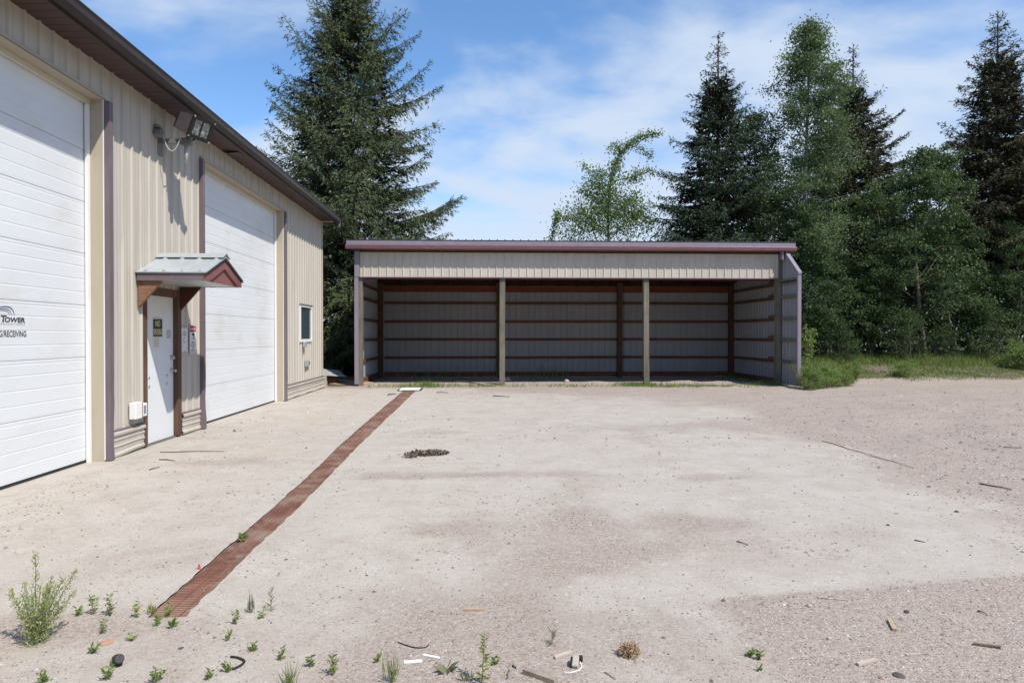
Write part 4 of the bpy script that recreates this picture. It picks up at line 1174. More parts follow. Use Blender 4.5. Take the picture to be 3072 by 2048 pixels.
# roof edge: lilac drip flashing in four lengths, burgundy eaves trough below
for (a, b_, dz) in [(-3.90, -1.10, 0.0), (-1.10, -0.58, -0.006), (-0.58, 4.2, 0.0), (4.2, 8.62, 0.002), (8.62, 9.38, -0.001)]:
    MB().prism([(E_(19.76), 4.115 + dz), (E_(19.76), 4.235), (E_(19.80), 4.25), (E_(19.80), 4.115 + dz)], 0, a + 0.0015, b_ - 0.0015).obj('drip_flashing', 'lilac', SH)
for (a, b_, dz) in [(-3.91, 5.92, 0.0), (5.92, 9.39, 0.003)]:
    MB().prism([(E_(19.74), 3.985 + dz), (E_(19.69), 4.01 + dz), (E_(19.675), 4.10 + dz), (E_(19.68), 4.108 + dz), (E_(19.70), 4.108 + dz), (E_(19.71), 4.06), (E_(19.75), 4.005 + dz), (E_(19.80), 4.005 + dz), (E_(19.80), 3.985 + dz)], 0, a + 0.001, b_ - 0.001).obj('eaves_trough', 'burgundy', SH)
MB().box(-3.89, 9.37, E_(19.802), 20.16, 4.02, 4.035).obj('soffit', 'brown', SH)
MB().box(-3.89, 9.37, E_(19.8015), E_(19.84), 3.986, 4.018).box(-3.89, 9.37, E_(19.8015), E_(19.84), 4.037, 4.20).obj('sub_fascia', 'backpost', SH)
# header cladding
sheets(SH, 'header_sheet', 'beige', FYs, -1, 'x', -3.545, 8.955, 3.215, 3.93, phase=0.0)
MB().box(-3.545, 8.955, FYs + 0.006, FYs + 0.028, 3.22, 4.0).obj('header_board', 'backpost', SH)
MB().box(-3.545, 8.955, FYs - 0.030, FYs + 0.03, 3.19, 3.213).obj('header_trim', 'lilac', SH)
MB().box(-3.4, 8.9, FYs + 0.195, FYs + 0.235, 3.15, 3.42).obj('beam', 'beam', SH)
# side walls
def zl(y): return roofz(y) - 0.02
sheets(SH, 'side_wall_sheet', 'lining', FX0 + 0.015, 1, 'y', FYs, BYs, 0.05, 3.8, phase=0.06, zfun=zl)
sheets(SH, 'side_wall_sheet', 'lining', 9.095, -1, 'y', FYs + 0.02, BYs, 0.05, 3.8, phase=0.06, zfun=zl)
def zw(y): return min(zl(y), 3.24 + (y - 19.12) * (3.80 - 3.24) / 0.72)
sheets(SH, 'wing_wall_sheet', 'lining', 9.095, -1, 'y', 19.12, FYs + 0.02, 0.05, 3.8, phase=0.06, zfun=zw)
for z_ in GZ + [3.05]:
    MB().box(FX0 + 0.037, FX0 + 0.080, FYs + 0.2, BYs - 0.2, z_ - 0.045, z_ + 0.045).obj('side_girt', 'girt_y', SH)
    MB().box(9.030, 9.073, FYs + 0.2, BYs - 0.2, z_ - 0.045, z_ + 0.045).obj('side_girt', 'girt_y', SH)
    MB().box(8.985, 9.028, FYs + 0.21, FYs + 0.80, z_ + 0.02, z_ + 0.12).obj('girt_block', 'girt_y', SH)
    MB().box(9.030, 9.073, 19.18, FYs + 0.02, z_ - 0.045, z_ + 0.045).obj('wing_girt', 'post', SH)
MB().box(FX0 + 0.037, FX0 + 0.085, FYs + 0.2, BYs - 0.2, 0.0, 0.20).obj('side_base_board', 'girt_y', SH)
MB().box(9.030, 9.073, FYs + 0.2, BYs - 0.2, 0.0, 0.18).obj('side_base_board', 'girt_y', SH)
MB().box(9.030, 9.073, 19.18, FYs + 0.02, 3.06, 3.15).obj('wing_girt', 'post', SH)
# corner trims
MB().box(-3.70, -3.585, FYs - 0.035, FYs + 0.02, 0.06, 3.20).obj('corner_trim', 'lilac', SH)
MB().box(-3.695, -3.548, FYs - 0.045, FYs + 0.02, 3.202, 3.95).obj('corner_trim', 'lilac', SH)
MB().box(9.04, 9.125, 19.08, 19.118, 0.05, 3.235).obj('wing_trim', 'lilac', SH)
MB().box(9.02, 9.036, 19.08, 19.15, 0.05, 3.235).obj('wing_trim', 'lilac', SH)
MB().prism([(19.06, 3.24), (19.84, 3.85), (19.84, 3.91), (19.06, 3.30)], 0, 9.02, 9.13).obj('wing_cap', 'lilac', SH)
MB().box(8.975, 9.02, 19.99, 20.16, 3.75, 3.99).obj('corner_trim', 'lilac', SH)

# ================================================================== VEGETATION
def cards(P, D, L, Wd, rng, mid=0.45):
    n = len(P)
    D = D / np.maximum(np.linalg.norm(D, axis=1, keepdims=True), 1e-6)
    rnd = rng.normal(size=(n, 3))
    Wv = np.cross(D, rnd)
    Wv /= np.maximum(np.linalg.norm(Wv, axis=1, keepdims=True), 1e-6)
    L = L[:, None]; Wd = Wd[:, None] * 0.5
    V = np.empty((n, 4, 3), np.float32)
    V[:, 0] = P; V[:, 1] = P + D * L * mid + Wv * Wd; V[:, 2] = P + D * L; V[:, 3] = P + D * L * mid - Wv * Wd
    F = np.arange(n * 4, dtype=np.int32).reshape(n, 4)
    return V.reshape(-1, 3), F

def spruce_parts(seed, H, prof, z0, dens=1.0, droop=0.25, cardl=0.17, cardw=0.05, whorl=0.26, upturn=0.35, per=5, gaps=0.0, lean=0.0, hang=0.3):
    """prof: list of (height, crown radius). returns crown mesh data and trunk+limb MB"""
    rng = np.random.RandomState(seed)
    zs_, rs_ = [p_[0] for p_ in prof], [p_[1] for p_ in prof]
    wood_ = MB()
    ax = lambda z: np.array([lean * (z / H) ** 2 * H, 0.0])
    tp = [(float(ax(z)[0]), 0, z) for z in np.linspace(-0.2, H, 12)]
    tr0 = 0.016 * H
    wood_.tube(tp, [tr0 * (1 - 0.97 * max(0, t_[2]) / H) + 0.008 for t_ in tp], 8)
    Ps, Ds, Ls, Ws = [], [], [], []
    z = z0
    while z < H - 0.1:
        fr = z / H
        nb_ = per if fr < 0.85 else 4
        az0 = rng.rand() * 6.28
        wv_ = rng.uniform(0.84, 1.08)
        for k in range(nb_):
            if rng.rand() < gaps: continue
            az = az0 + k * 6.28 / nb_ + rng.normal() * 0.25
            zz = z + rng.uniform(-0.5, 0.5) * whorl
            Rr = np.interp(zz, zs_, rs_)
            Lb = Rr * rng.uniform(0.62, 1.16) * wv_
            if rng.rand() < 0.10: Lb *= 1.05
            if Lb < 0.12: Lb = 0.12
            # slope of branch: lower ones sweep down then up, upper ones rise
            a = -droop * (1 - fr) * 1.3 + 0.75 * max(0, fr - 0.55) + rng.normal() * 0.08
            b_ = upturn * rng.uniform(0.5, 1.2) * (1 if fr < 0.9 else 0.6)
            dh = np.array([math.cos(az), math.sin(az)])
            side = np.array([-dh[1], dh[0]])
            def bp(t_):
                t_ = np.asarray(t_)
                xy = ax(zz)[None, :] + dh[None, :] * (Lb * t_)[:, None]
                return np.concatenate([xy, (zz + Lb * (a * t_ + b_ * t_ * t_))[:, None]], 1)
            if Lb > 0.5:
                pp = bp(np.linspace(0, 0.95, 5))
                r0_ = 0.010 + 0.012 * Lb
                wood_.tube([tuple(q) for q in pp], [r0_, r0_ * 0.8, r0_ * 0.55, r0_ * 0.35, 0.004], 4, cap=False)
            nl = max(4, int(Lb / 0.085 * dens))
            tl = np.linspace(0.10 if Lb > 1 else 0.02, 1.0, nl) + rng.normal(size=nl) * 0.01
            tl = np.clip(tl, 0.02, 1)
            base = bp(tl)
            fwd = np.stack([np.full(nl, dh[0]), np.full(nl, dh[1]), a + 2 * b_ * tl], 1)
            fwd /= np.linalg.norm(fwd, axis=1, keepdims=True)
            sg = np.where(np.arange(nl) % 2 == 0, 1.0, -1.0)
            sd = np.stack([side[0] * sg, side[1] * sg, np.zeros(nl)], 1)
            ang = rng.uniform(0.75, 1.15, nl)
            ld = fwd * np.cos(ang)[:, None] + sd * np.sin(ang)[:, None]
            ld[:, 2] -= rng.uniform(0.0, 0.35, nl) * (0.4 + hang)
            ll = (0.10 + 0.36 * Lb * np.minimum(1, (1.03 - tl) ** 0.75 + 0.05) * np.minimum(1, tl * 3 + 0.3)) * rng.uniform(0.6, 1.15, nl)
            ll = np.minimum(ll, 1.1)
            # cards along the main axis
            na_ = max(3, int(Lb / 0.07))
            ta = np.linspace(0.08, 1.0, na_)
            Ps.append(bp(ta)); dd = np.stack([np.full(na_, dh[0]), np.full(na_, dh[1]), a + 2 * b_ * ta], 1) + rng.normal(size=(na_, 3)) * 0.45
            Ds.append(dd); Ls.append(np.full(na_, cardl) * rng.uniform(0.7, 1.2, na_)); Ws.append(np.full(na_, cardw))
            # cards along every lateral
            cnt = np.maximum(2, (ll / 0.075 * dens).astype(int))
            idx = np.repeat(np.arange(nl), cnt)
            tt = rng.rand(len(idx))
            P = base[idx] + ld[idx] * (ll[idx] * tt)[:, None]
            P[:, 2] -= (0.35 * hang) * (ll[idx] * tt ** 2)
            D = ld[idx] * 0.9 + rng.normal(size=(len(idx), 3)) * 0.45
            D[:, 2] -= hang * rng.rand(len(idx)) * 1.6
            Ps.append(P); Ds.append(D)
            Ls.append(cardl * rng.uniform(0.6, 1.25, len(idx))); Ws.append(cardw * rng.uniform(0.7, 1.3, len(idx)))
        z += whorl * (1.0 if fr < 0.7 else 0.75) * rng.uniform(0.8, 1.2)
    # leader
    nld = 26
    tz_ = rng.uniform(H - 0.9, H, nld)
    Ps.append(np.stack([np.full(nld, ax(H)[0]), np.zeros(nld), tz_], 1)); dl = rng.normal(size=(nld, 3)); dl[:, 2] = np.abs(dl[:, 2]) + 0.9
    Ds.append(dl); Ls.append(np.full(nld, cardl)); Ws.append(np.full(nld, cardw))
    P = np.concatenate(Ps); D = np.concatenate(Ds); L = np.concatenate(Ls); Wd = np.concatenate(Ws)
    Vv, Ff = cards(P, D, L, Wd, rng)
    return Vv, Ff, wood_
def mb_mesh(mb, name, mat, smooth=True):
    me = bpy.data.meshes.new(name)
    me.from_pydata(mb.v, [], mb.f)
    me.materials.append(MAT[mat])
    if smooth: me.polygons.foreach_set('use_smooth', [True] * len(me.polygons))
    me.update()
    return me
def place_tree(name, loc, label, cat, crown_me, trunk_me, group=None, rz=0.0, sc=1.0):
    t_ = thing(name, loc, label, cat, group, local=True)
    t_.rotation_euler = (0, 0, rz); t_.scale = (sc, sc, sc)
    link('trunk', trunk_me, t_)
    link('crown', crown_me, t_)
    return t_
def add_spruce(seed, loc, H, prof, mat, label, z0=0.6, rz=0.0, **kw):
    Vv, Ff, wd = spruce_parts(seed, H, prof, z0, **kw)
    Q = Vv.reshape(-1, 4, 3)
    wx, wy, wz = Q[..., 0] + loc[0], Q[..., 1] + loc[1], Q[..., 2] + loc[2]
    bad = ((wx > -3.85) & (wx < 9.3) & (wy < 24.8) & (wz < roofz(wy) + 0.15)).any(1)
    Q = Q[~bad]; Vv = Q.reshape(-1, 3); Ff = np.arange(len(Vv), dtype=np.int32).reshape(-1, 4)
    bv = np.array(wd.v); bx = (bv[:, 0] + loc[0] > -3.85) & (bv[:, 0] + loc[0] < 9.3) & (bv[:, 1] + loc[1] < 24.8) & (bv[:, 2] + loc[2] < 4.2)
    wd.f = [f_ for f_ in wd.f if not any(bx[i_] for i_ in f_)]
    print('spruce cards', len(Ff))
    cme = npmesh('crown', Vv, Ff, mat)
    tme = mb_mesh(wd, 'trunk', 'bark')
    # dead twigs near the trunk, added dark to put shade inside the crown
    rg = np.random.RandomState(seed + 500)
    n_ = int(380 * H)
    zt = z0 + (H * 0.86 - z0) * rg.rand(n_) ** 1.35
    rad = np.interp(zt, [q_[0] for q_ in prof], [q_[1] for q_ in prof]) * 0.52 * np.sqrt(rg.rand(n_))
    az_ = rg.rand(n_) * 6.28
    P_ = np.stack([rad * np.cos(az_), rad * np.sin(az_), zt], 1)
    ok_ = ~((P_[:, 0] + loc[0] > -4.2) & (P_[:, 0] + loc[0] < 9.6) & (P_[:, 1] + loc[1] < 25.1) & (P_[:, 2] < 4.6))
    P_ = P_[ok_]; n_ = len(P_)
    D_ = np.stack([P_[:, 0], P_[:, 1], rg.normal(size=n_) * 0.3], 1) + rg.normal(size=(n_, 3)) * 0.5
    L_ = rg.uniform(0.18, 0.42, n_)
    Vt, Ft = cards(P_, D_, L_, L_ * 0.30, rg, 0.5)
    ime = npmesh('shade_twigs', Vt, Ft, 'shadetwig')
    tr_ = place_tree('spruce_tree', loc, label, 'tree', cme, tme, 'spruce trees', rz)
    link('shade_twigs', ime, tr_)
    return cme, tme, ime

gz = lambda x, y: tz(x, y)
# big spruce at the left, between workshop and shed
add_spruce(21, (-5.0, 26.3, -0.05), 16.9, [(0, 3.0), (0.8, 3.4), (3.5, 4.0), (5.5, 3.9), (7.0, 3.95), (9.0, 3.4), (10.3, 3.1), (11.5, 2.45), (12.9, 1.6), (14.2, 1.1), (15.6, 0.6), (16.9, 0.12)], 'needle_g',
           'tallest broad green spruce rising behind the gap between workshop and shed', z0=0.7, dens=1.9, droop=0.20, hang=0.75, upturn=0.48, whorl=0.40, per=7, cardl=0.17, cardw=0.030, gaps=0.06)
# row on the right
add_spruce(22, (9.9, 28.2, 0.3), 13.7, [(0, 2.8), (1.5, 3.9), (4.0, 4.0), (6.0, 3.2), (7.5, 2.7), (9.0, 2.0), (10.2, 1.2), (11.4, 0.95), (12.6, 0.45), (13.7, 0.08)], 'needle_d',
           'dark dense spruce just right of the thin aspen behind the shed roof', z0=0.8, droop=0.22, hang=0.55, upturn=0.28, whorl=0.34, per=8, gaps=0.08, cardl=0.17, cardw=0.038, dens=1.5)
cC, tC, iC = add_spruce(23, (16.9, 30.4, 0.45), 14.2, [(0, 2.0), (2.0, 2.8), (5.0, 3.4), (7.5, 3.4), (8.8, 2.7), (10.4, 1.6), (11.8, 0.85), (12.8, 0.35), (13.8, 0.08)], 'needle_b',
           'sparse brownish spruce standing behind the tall aspen', z0=1.5, droop=0.10, hang=0.35, upturn=0.30, whorl=0.36, per=7, gaps=0.15, dens=1.7, cardw=0.036)
add_spruce(24, (21.5, 27.6, 0.5), 14.4, [(0, 1.6), (2.2, 2.2), (4.5, 3.0), (7.0, 2.8), (9.0, 1.95), (10.5, 1.4), (11.5, 1.15), (12.6, 0.8), (13.5, 0.5), (14.4, 0.1)], 'needle_b',
           'tall narrow spruce with a bare lower trunk near the right edge', z0=2.6, droop=0.12, hang=0.45, upturn=0.30, whorl=0.34, per=7, gaps=0.10, dens=1.7, cardw=0.036)
# same kind of sparse spruce at the far right
o_ = place_tree('spruce_tree', (24.6, 29.2, 0.4), 'dark spruce half cut off by the right edge of the picture', 'tree', cC, tC, 'spruce trees', 2.1, 0.92)
link('shade_twigs', iC, o_)

def broadleaf(seed, H, crown0, prof, nclump, per, leaf, sig, lean=(0, 0), mat='aspen', bark='aspenbark', trunks=1, tr=None, limb=18, flatc=0.6):
    rng = np.random.RandomState(seed)
    wd = MB()
    zs_, rs_ = [p_[0] for p_ in prof], [p_[1] for p_ in prof]
    C = []
    axes = []
    for k in range(trunks):
        ox, oy = (0, 0) if trunks == 1 else rng.normal(size=2) * 0.35
        hx = H * (1 if k == 0 else rng.uniform(0.65, 0.95))
        b1, b2 = rng.normal(size=2) * 0.05 * H * (0.5 if trunks == 1 else 1)
        def axp(z, ox=ox, oy=oy, hx=hx, b1=b1, b2=b2):
            t_ = z / hx
            return np.array([ox + lean[0] * t_ + b1 * math.sin(t_ * 3), oy + lean[1] * t_ + b2 * math.sin(t_ * 2.6 + 1), z])
        zz = np.linspace(-0.2, hx * 0.97, 12)
        r0_ = (tr or 0.011 * H) * (1 if k == 0 else 0.7)
        wd.tube([tuple(axp(z_)) for z_ in zz], [r0_ * (1 - 0.93 * max(0, z_) / hx) + 0.006 for z_ in zz], 7)
        axes.append((axp, hx))
    per_axis = max(1, nclump // max(1, limb * trunks))
    for (axp, hx) in axes:
        for i in range(limb):
            fz = crown0 / H + (1 - crown0 / H) * ((i + rng.rand()) / limb) ** 0.9
            z_ = fz * hx
            Rr = np.interp(fz * H, zs_, rs_) * rng.uniform(0.7, 1.12)
            az = rng.rand() * 6.28
            st = axp(max(0.1, z_ - Rr * rng.uniform(0.3, 0.75)))
            en = axp(z_) + np.array([math.cos(az) * Rr, math.sin(az) * Rr, rng.uniform(-0.1, 0.25) * Rr])
            mid_ = (st + en) / 2 + np.array([0, 0, 0.10 * Rr]) + rng.normal(size=3) * 0.08 * Rr
            rl = 0.006 + 0.010 * Rr
            wd.tube([tuple(st), tuple(mid_), tuple(en)], [rl, rl * 0.7, 0.004], 4, cap=False)
            for j in range(per_axis):
                t_ = rng.uniform(0.3, 1.02)
                c = (1 - t_) ** 2 * st + 2 * t_ * (1 - t_) * mid_ + t_ * t_ * en
                off = rng.normal(size=3) * (0.16 + 0.16 * Rr) * 0.8
                C.append(c + off)
                if rng.rand() < 0.5:
                    wd.tube([tuple(c), tuple(c + off)], [0.006, 0.003], 3, cap=False)
    # leaves at the very top
    for (axp, hx) in axes:
        for j in range(4): C.append(axp(hx * rng.uniform(0.9, 1.0)))
    C = np.array(C)
    n = len(C) * per
    idx = np.repeat(np.arange(len(C)), per)
    sc_ = sig * rng.uniform(0.6, 1.4, len(C))[idx]
    P = C[idx] + rng.normal(size=(n, 3)) * sc_[:, None] * np.array([1, 1, flatc])
    P = P[P[:, 2] > 0.05]
    n = len(P)
    D = rng.normal(size=(n, 3)); D[:, 2] -= 0.5
    L = leaf * rng.uniform(0.7, 1.3, n)
    Vv, Ff = cards(P, D, L, L * 0.85, rng, mid=0.5)
    return npmesh('crown', Vv, Ff, mat), mb_mesh(wd, 'trunk', bark)

# tall aspen between the two spruces
c_, t_ = broadleaf(31, 13.6, 2.2, [(0, 1.6), (2.2, 1.9), (6.0, 2.15), (9.0, 1.7), (11.0, 1.3), (12.4, 0.8), (13.6, 0.25)], 1000, 66, 0.074, 0.20, lean=(0.3, 0), limb=80)
place_tree('aspen_tree', (13.15, 27.3, 0.35), 'tall pale green aspen between the dark spruce and the brownish spruce', 'tree', c_, t_, 'broadleaf trees')
c2m, t2m = broadleaf(32, 10.5, 1.2, [(0, 1.5), (3.0, 1.9), (6.0, 1.9), (8.5, 1.3), (10.5, 0.3)], 640, 60, 0.076, 0.20, lean=(-0.2, 0.2), limb=45, trunks=2)
place_tree('aspen_tree', (11.6, 27.8, 0.4), 'leafy aspen with pale stems just behind the right end of the shed', 'tree', c2m, t2m, 'broadleaf trees')
# mid-height poplars
c3, t3 = broadleaf(33, 8.2, 2.1, [(0, 1.4), (2.0, 1.7), (5.0, 1.7), (7.0, 1.1), (8.2, 0.3)], 400, 105, 0.080, 0.17, lean=(0.2, 0), mat='shrub', bark='greybark', limb=42, trunks=2)
c4, t4 = broadleaf(34, 8.6, 2.1, [(0, 1.3), (2.0, 1.5), (5.5, 1.6), (7.4, 1.0), (8.6, 0.25)], 400, 105, 0.080, 0.17, lean=(-0.2, 0), mat='shrub', bark='greybark', limb=42, trunks=2)
place_tree('poplar_tree', (17.2, 26.6, 0.45), 'rounded dark green poplar below and right of the brownish spruce', 'tree', c3, t3, 'broadleaf trees', 0.3, 1.0)
place_tree('poplar_tree', (19.0, 27.0, 0.5), 'bushy poplar standing left of the tall narrow spruce', 'tree', c4, t4, 'broadleaf trees', 0.0, 0.97)
place_tree('poplar_tree', (15.2, 26.3, 0.4), 'lower poplar in front of the tall aspen', 'tree', c4, t4, 'broadleaf trees', 2.2, 0.78)
place_tree('poplar_tree', (20.6, 26.2, 0.5), 'small poplar in front of the tall narrow spruce', 'tree', c3, t3, 'broadleaf trees', 1.7, 0.66)
place_tree('poplar_tree', (12.9, 25.9, 0.4), 'poplar with drooping leaves beside the right end of the shed', 'tree', c3, t3, 'broadleaf trees', 4.0, 0.74)
# understorey shrubs along the verge
c5, t5 = broadleaf(35, 3.2, 0.2, [(0, 0.9), (1.0, 1.2), (2.2, 1.0), (3.2, 0.3)], 190, 65, 0.08, 0.20, mat='shrub', bark='greybark', limb=24, trunks=4, tr=0.03)
for (x, y, s_, rz, lb) in [(13.6, 25.0, 0.42, 0.2, 'low leafy shrub at the wood edge nearest the shed'), (15.9, 25.3, 0.6, 1.5, 'leafy shrub below the lower poplar'), (17.6, 25.5, 0.45, 2.9, 'dark shrub at the foot of the rounded poplar'),
                          (19.4, 25.2, 0.7, 4.1, 'shrub beneath the bushy poplar'), (22.6, 25.6, 0.5, 5.2, 'low shrub near the bare spruce trunk at the right edge'), (11.4, 25.6, 0.6, 3.3, 'shrub tucked behind the right back corner of the shed')]:
    place_tree('shrub', (x, y, gz(x, y)), lb, 'shrub', c5, t5, 'understorey shrubs', rz, s_)
# bushes seen over the shed roof
c6, t6 = broadleaf(36, 5.6, 1.5, [(0, 1.2), (3.0, 1.7), (4.6, 1.2), (5.6, 0.4)], 200, 70, 0.085, 0.28, mat='youngaspen', bark='greybark', limb=26, trunks=3)
place_tree('poplar_tree', (7.3, 28.6, 0.0), 'low bright green poplar showing over the shed roof beside the dark spruce', 'tree', c6, t6, 'broadleaf trees', 0.4, 0.93)
place_tree('poplar_tree', (3.9, 29.2, 0.0), 'bright green bush top just over the middle of the shed roof', 'tree', c6, t6, 'broadleaf trees', 2.4, 0.90)
# slender aspen whose top bends to the right: limbs given by hand as (height, sideways) in metres
def hand_aspen(seed, limbs, per_m, leaf, sig, clumps=()):
    rng = np.random.RandomState(seed)
    wd = MB(); P = []
    for pts, r0_ in limbs:
        pts = [np.array([x_, rng.uniform(-0.25, 0.25) * (i > 0), z_]) for i, (x_, z_) in enumerate(pts)]
        pts = [np.array(p_) for p_ in pts]
        # smooth resample
        tt = np.linspace(0, len(pts) - 1, len(pts) * 5)
        arr = np.stack([np.interp(tt, np.arange(len(pts)), [p_[k] for p_ in pts]) for k in range(3)], 1)
        for _ in range(2):
            arr[1:-1] = (arr[:-2] + 2 * arr[1:-1] + arr[2:]) / 4
        wd.tube([tuple(a_) for a_ in arr], [r0_ * (1 - 0.85 * i / len(arr)) + 0.004 for i in range(len(arr))], 6, cap=False)
        seg = np.linalg.norm(np.diff(arr, axis=0), axis=1).sum()
        n = int(seg * per_m)
        u_ = np.sort(rng.rand(n)) ** 0.8
        ii = u_ * (len(arr) - 1)
        c = np.stack([np.interp(ii, np.arange(len(arr)), arr[:, k]) for k in range(3)], 1)
        c = c[c[:, 2] > 3.2]
        P.append(c + rng.normal(size=c.shape) * sig * (0.55 + 0.5 * rng.rand(len(c)))[:, None])
    for (x_, z_, s_, n) in clumps:
        P.append(np.array([x_, 0, z_]) + rng.normal(size=(n, 3)) * np.array([s_, s_, s_ * 0.8]))
    P = np.concatenate(P); n = len(P)
    D = rng.normal(size=(n, 3)); D[:, 2] -= 0.6
    L = leaf * rng.uniform(0.7, 1.3, n)
    Vv, Ff = cards(P, D, L, L * 0.9, rng, mid=0.5)
    return npmesh('crown', Vv, Ff, 'youngaspen'), mb_mesh(wd, 'trunk', 'greybark')
# heights: z = 1.5 + (1005-v)*y/2048 with y = 28
def iz(v, y=28.3): return 1.5 + (1005 - v) * y / 2048
def ixx(u, y=28.3): return (u - 1822) * y / 2048
LB = [([(0.05, 0.0), (0.02, 3.0), (ixx(1822), iz(640)), (ixx(1824), iz(560)), (ixx(1838), iz(500)), (ixx(1860), iz(455)), (ixx(1890), iz(425)), (ixx(1930), iz(400)), (ixx(1985), iz(390))], 0.06),
      ([(ixx(1826), iz(545)), (ixx(1860), iz(538)), (ixx(1900), iz(525)), (ixx(1940), iz(505)), (ixx(1965), iz(515))], 0.02),
      ([(ixx(1885), iz(432)), (ixx(1915), iz(438)), (ixx(1945), iz(450)), (ixx(1958), iz(462))], 0.015),
      ([(ixx(1822), iz(600)), (ixx(1795), iz(560)), (ixx(1770), iz(520)), (ixx(1740), iz(488))], 0.02),
      ([(ixx(1820), iz(640)), (ixx(1780), iz(590)), (ixx(1730), iz(568))], 0.02),
      ([(ixx(1830), iz(650)), (ixx(1870), iz(610)), (ixx(1915), iz(572))], 0.02),
      ([(ixx(1815), iz(690)), (ixx(1760), iz(650)), (ixx(1735), iz(622))], 0.02),
      ([(ixx(1800), iz(700)), (ixx(1740), iz(655)), (ixx(1670), iz(660))], 0.02),
      ([(ixx(1840), iz(700)), (ixx(1890), iz(650)), (ixx(1925), iz(625))], 0.02)]
CL = [(ixx(1845), iz(440), 0.16, 130), (ixx(1800), iz(520), 0.18, 170), (ixx(1845), iz(500), 0.16, 130), (ixx(1905), iz(525), 0.18, 170), (ixx(1770), iz(555), 0.22, 220), (ixx(1930), iz(650), 0.35, 260), (ixx(1720), iz(640), 0.30, 240), (ixx(1820), iz(570), 0.30, 420), (ixx(1800), iz(610), 0.42, 700), (ixx(1860), iz(630), 0.42, 700), (ixx(1780), iz(660), 0.5, 700), (ixx(1900), iz(610), 0.30, 300), (ixx(1880), iz(680), 0.55, 700), (ixx(1760), iz(690), 0.5, 500), (ixx(1700), iz(700), 0.3, 200)]
c_, t_ = hand_aspen(41, LB, 190, 0.072, 0.135, [(a_, b_, c_ * 1.15, int(d_ * 2.0)) for a_, b_, c_, d_ in CL])
p_ = (1822 - 1536) / 2048.0
place_tree('aspen_tree', (5.3, 28.3, 0.0), 'slender young aspen with its top bent to the right behind the shed', 'tree', c_, t_, 'broadleaf trees', 0.0)
c_, t_ = hand_aspen(42, [([(0, 0), (0.0, 3.4), (0.05, 4.4), (0.16, 5.4), (0.33, 6.15), (0.45, 6.5)], 0.03), ([(0.05, 4.3), (-0.1, 4.9), (-0.14, 5.2)], 0.012)], 160, 0.070, 0.11)
place_tree('aspen_sapling', (2.65, 27.3, -0.1), 'thin aspen sapling poking up alone over the left half of the shed roof', 'tree', c_, t_, 'broadleaf trees')

# dark wood further back that closes the view between the trunks
rng = np.random.RandomState(77)
n = 42000
xx = rng.uniform(9, 44, n); yy = rng.uniform(31.5, 37, n)
top = 3.8 + 3.6 * vnoise(xx * 0.35, yy * 0.2, 12) + 1.6 * vnoise(xx * 1.3, yy * 0.8, 13)
zz = rng.rand(n) ** 0.8 * top
P = np.stack([xx, yy, zz], 1)
D = rng.normal(size=(n, 3))
L = rng.uniform(0.16, 0.34, n)
Vv, Ff = cards(P, D, L, L * 0.8, rng, 0.5)
fo = link('background_wood', npmesh('background_wood', Vv, Ff, 'shrub'))
fo['kind'] = 'stuff'; fo['label'] = 'dim mass of undergrowth between the trunks behind the front trees'; fo['category'] = 'wood'
# unseen wood added along the right side and behind the viewer, blocks low sky
n = 26000
half = n * 3 // 5
xx = np.concatenate([rng.uniform(31, 37, half), rng.uniform(-14, 36, n - half)])
yy = np.concatenate([rng.uniform(-30, 34, half), rng.uniform(-36, -30, n - half)])
top = 8.0 + 5.5 * vnoise(xx * 0.3 + yy * 0.22, yy * 0.3, 21) + 2.5 * vnoise(xx * 1.1, yy * 1.1, 22)
zz = rng.rand(n) ** 0.8 * top
L = rng.uniform(0.35, 0.8, n)
Vv, Ff = cards(np.stack([xx, yy, zz], 1), rng.normal(size=(n, 3)), L, L * 0.8, rng, 0.5)
fo = link('added_screen_wood', npmesh('added_screen_wood', Vv, Ff, 'shrub'))
fo['kind'] = 'stuff'; fo['label'] = 'unseen wood added beside and behind the yard to block low sky light'; fo['category'] = 'wood'
n = 9000
xx = rng.uniform(-12, -2.0, n); yy = rng.uniform(27.5, 31, n); zz = rng.rand(n) * (1.2 + 2.6 * vnoise(xx * 0.8, yy, 14))
P = np.stack([xx, yy, zz], 1); L = rng.uniform(0.10, 0.22, n)
Vv, Ff = cards(P, rng.normal(size=(n, 3)), L, L * 0.7, rng, 0.5)
fo = link('undergrowth', npmesh('undergrowth', Vv, Ff, 'shrub'))
fo['kind'] = 'stuff'; fo['label'] = 'dark undergrowth behind the gap between workshop and shed'; fo['category'] = 'undergrowth'

# ---------------------------------------------------------------- grass (nobody could count it)
def blades(P, h, wdt, rng, bend=0.5):
    n = len(P)
    az = rng.rand(n) * 6.28
    d = np.stack([np.cos(az), np.sin(az), np.zeros(n)], 1)
    s_ = np.stack([-np.sin(az), np.cos(az), np.zeros(n)], 1)
    b = (rng.rand(n) * bend)[:, None]
    h = h[:, None]; wdt = wdt[:, None]
    V = np.empty((n, 5, 3), np.float32)
    up = np.array([0, 0, 1.0])
    m_ = P + up * h * 0.55 + d * h * b * 0.35
    t_ = P + up * h * (1 - 0.35 * b) + d * h * b
    V[:, 0] = P - s_ * wdt * 0.5; V[:, 1] = P + s_ * wdt * 0.5; V[:, 2] = m_ + s_ * wdt * 0.35; V[:, 3] = m_ - s_ * wdt * 0.35; V[:, 4] = t_
    i = np.arange(n, dtype=np.int32)[:, None] * 5
    F4 = i + np.array([[0, 1, 2, 3]], dtype=np.int32)
    F3 = i + np.array([[3, 2, 4, 4]], dtype=np.int32)
    return V.reshape(-1, 3), F4, F3[:, :3]
